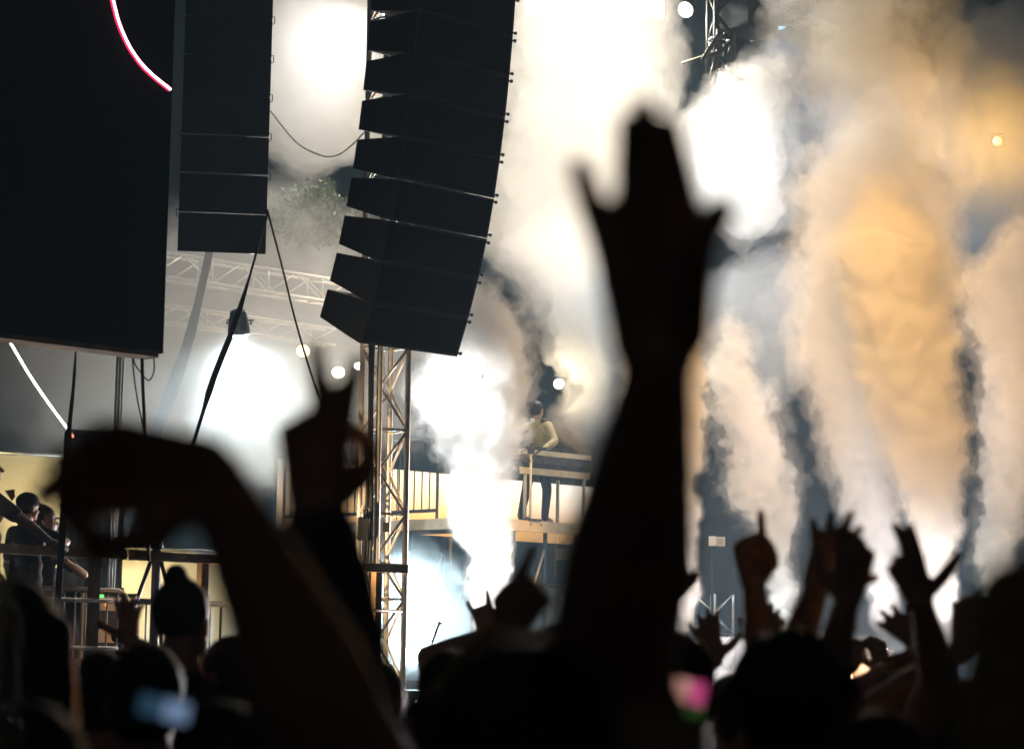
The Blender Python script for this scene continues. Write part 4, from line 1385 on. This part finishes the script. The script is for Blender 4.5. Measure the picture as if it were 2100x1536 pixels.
WS = (.98, .98, .98)
L2 = [('core', .2, 4.0, WS), ('veil', .04, .8, WS)]
smoke('white smoke jet rising left of the performer from the stage front', [(1330, 985, 1012), (1250, 948, 1054), (1150, 940, 1062), (1000, 885, 1076), (800, 830, 1096), (700, 850, 1110), (600, 880, 1140), (540, 900, 1150)], 29, [('core', .22, 2.6, WS), ('veil', .04, .7, WS)], .6, 1.2, 1, vox=.034)
smoke('white smoke jet with crisp right edge behind the big raised arm', [(1330, 1370, 1398), (1250, 1335, 1442), (1150, 1325, 1446), (1000, 1285, 1452), (700, 1265, 1452), (480, 1270, 1438), (330, 1250, 1415), (240, 1250, 1400)], 30.5, L2, .4, 1.15, 2, vox=.034)
smoke('thin leaning smoke jet dissolving in the dark gap', [(1330, 1590, 1615), (1250, 1560, 1650), (1150, 1525, 1645), (950, 1470, 1640), (800, 1430, 1600), (650, 1420, 1560), (560, 1420, 1600)], 33, [('core', .35, 1.8, WS), ('veil', .05, .4, WS)], .8, 1.4, 3)
smoke('tall tan smoke jet, left of the pair at right', [(1330, 1793, 1818), (1250, 1765, 1860), (1100, 1730, 1880), (900, 1680, 1890), (700, 1620, 1910), (540, 1620, 1950), (400, 1620, 1970), (260, 1640, 1990), (150, 1680, 2000)], 31, [('core', .3, 1.1, WS), ('veil', .04, .4, WS)], .75, 1.3, 4)
smoke('bright smoke jet with crisp right edge, right of the pair', [(1345, 1926, 1948), (1250, 1885, 1972), (1100, 1850, 1982), (900, 1790, 1988), (700, 1730, 1960), (520, 1700, 1950), (400, 1710, 1930), (300, 1740, 1900)], 30, [('core', .22, 2.4, WS), ('veil', .04, .7, WS)], .35, 1.15, 5, vox=.034)
smoke('pale smoke jet at the right edge', [(1330, 2040, 2060), (1200, 1990, 2090), (1000, 2010, 2150), (800, 2010, 2200), (500, 1960, 2250), (380, 1980, 2250)], 32, [('core', .3, 2.0, WS), ('veil', .05, .4, WS)], .8, 1.3, 6)
CG = 'drifting smoke clouds'
smoke('broad white smoke cloud behind the big hand under the light bar', [(720, 960, 1280), (620, 940, 1320), (520, 940, 1360), (350, 960, 1410), (150, 980, 1420), (-60, 980, 1420), (-200, 1000, 1400)], 31.5, [('core', .4, .4, WS), ('veil', .06, .28, WS)], .6, 1.3, 17, vox=.05, name='smoke_cloud', group=CG, base=.6)
smoke('glowing white smoke cloud right of the big hand fingers', [(560, 1420, 1600), (480, 1390, 1660), (330, 1370, 1640), (220, 1400, 1640), (130, 1480, 1660), (60, 1540, 1640)], 34, [('core', .35, .8, WS), ('veil', .02, .3, WS)], .5, 1.3, 7, name='smoke_cloud', group=CG, base=.6)
smoke('grey smoke wisps hanging right of the big wrist', [(900, 1470, 1620), (760, 1440, 1680), (600, 1430, 1720), (480, 1480, 1700)], 34.5, [('veil', .1, .25, WS)], .7, 1.4, 8, vox=.06, name='smoke_cloud', group=CG, base=.6)
smoke('white smoke cloud glaring between the speaker stacks', [(420, 500, 720), (330, 480, 800), (200, 470, 860), (50, 470, 860), (-100, 480, 860), (-160, 480, 860)], 32.5, [('veil', .05, .35, WS)], .6, 1.3, 9, vox=.07, name='smoke_cloud', group=CG, base=.6)
smoke('cream smoke bank behind the performer', [(1010, 1120, 1290), (900, 1110, 1300), (780, 1150, 1310), (640, 1060, 1330), (450, 1000, 1380), (380, 1000, 1350)], 36.5, [('core', .4, .5, WS), ('veil', .05, .25, WS)], .6, 1.3, 13, vox=.06, name='smoke_cloud', group=CG, base=.6)
smoke('thin smoke added behind the jets at right to catch the blue wash', [(1420, 1420, 2060), (1300, 1400, 2100), (1100, 1400, 2120), (850, 1420, 2120), (650, 1450, 2080), (480, 1480, 2000), (400, 1500, 1900)], 38.3, [('veil', .05, .05, WS)], .8, 1.4, 18, vox=.09, thick=.25, name='smoke_cloud', group=CG, base=.6)  # smoke layer added so the blue light tints the dark gaps
smoke('thin brown smoke drifting at the upper right', [(520, 1680, 2060), (380, 1620, 2060), (200, 1560, 2020), (50, 1540, 1980), (-120, 1540, 1980), (-200, 1560, 1960)], 33.5, [('core', .42, .3, WS), ('veil', .08, .13, WS)], 1.1, 1.6, 10, vox=.06, name='smoke_cloud', group=CG, base=.6)
smoke('grey smoke bank lit white above the curled raised hand', [(1050, 420, 620), (960, 400, 640), (850, 390, 640), (720, 400, 640), (640, 420, 620), (600, 450, 600)], 29, [('veil', .03, .2, WS)], .8, 1.7, 11, vox=.06, name='smoke_cloud', group=CG, base=.6)
smoke('broad grey smoke bank behind the truss tower and the column', [(1100, 200, 760), (950, -60, 860), (750, -80, 900), (620, 60, 880), (520, 200, 860), (400, 300, 840), (330, 340, 820)], 31.5, [('core', .3, .18, WS), ('veil', .03, .1, WS)], 1.1, 1.9, 12, vox=.07, name='smoke_cloud', group=CG, base=.6)
smoke('blue white smoke swelling round the floor strobe', [(1440, 720, 980), (1360, 690, 1010), (1280, 690, 1000), (1190, 700, 970), (1120, 720, 940), (1080, 730, 920)], 26.1, [('core', .5, .35, WS), ('veil', .03, .14, WS)], .5, 1.2, 14, vox=.06, name='smoke_cloud', group=CG, base=.6)
smoke('thin amber smoke round the lamp at the right edge', [(700, 1950, 2250), (500, 1900, 2300), (300, 1880, 2300), (100, 1900, 2300), (-60, 1950, 2300)], 36.4, [('veil', .03, .16, WS)], .9, 1.4, 15, vox=.08, name='smoke_cloud', group=CG, base=.6)
smoke('low white fog bank along the stage front at right', [(1450, 1340, 1980), (1400, 1340, 1990), (1350, 1350, 1980), (1310, 1380, 1960), (1285, 1400, 1940)], 28, [('veil', .1, .3, WS)], .5, 1.2, 16, vox=.06, thick=.35, name='smoke_cloud', group=CG, base=.4)

# ------------------------------------------------------------------ air
bx0, bx1, by0, by1, bz0, bz1 = -45, 45, -6, 75, -1, 24
V = [(x, y, z) for x in (bx0, bx1) for y in (by0, by1) for z in (bz0, bz1)]
hz_ = MB().add(V, [(0, 1, 3, 2), (4, 6, 7, 5), (0, 4, 5, 1), (2, 3, 7, 6), (0, 2, 6, 4), (1, 5, 7, 3)]).build('haze', volmat('night_haze', .0028, (.5, .74, .95), 0))
hz_['kind'] = 'stuff'
hz_['label'] = 'thin haze hanging over the stage and crowd'
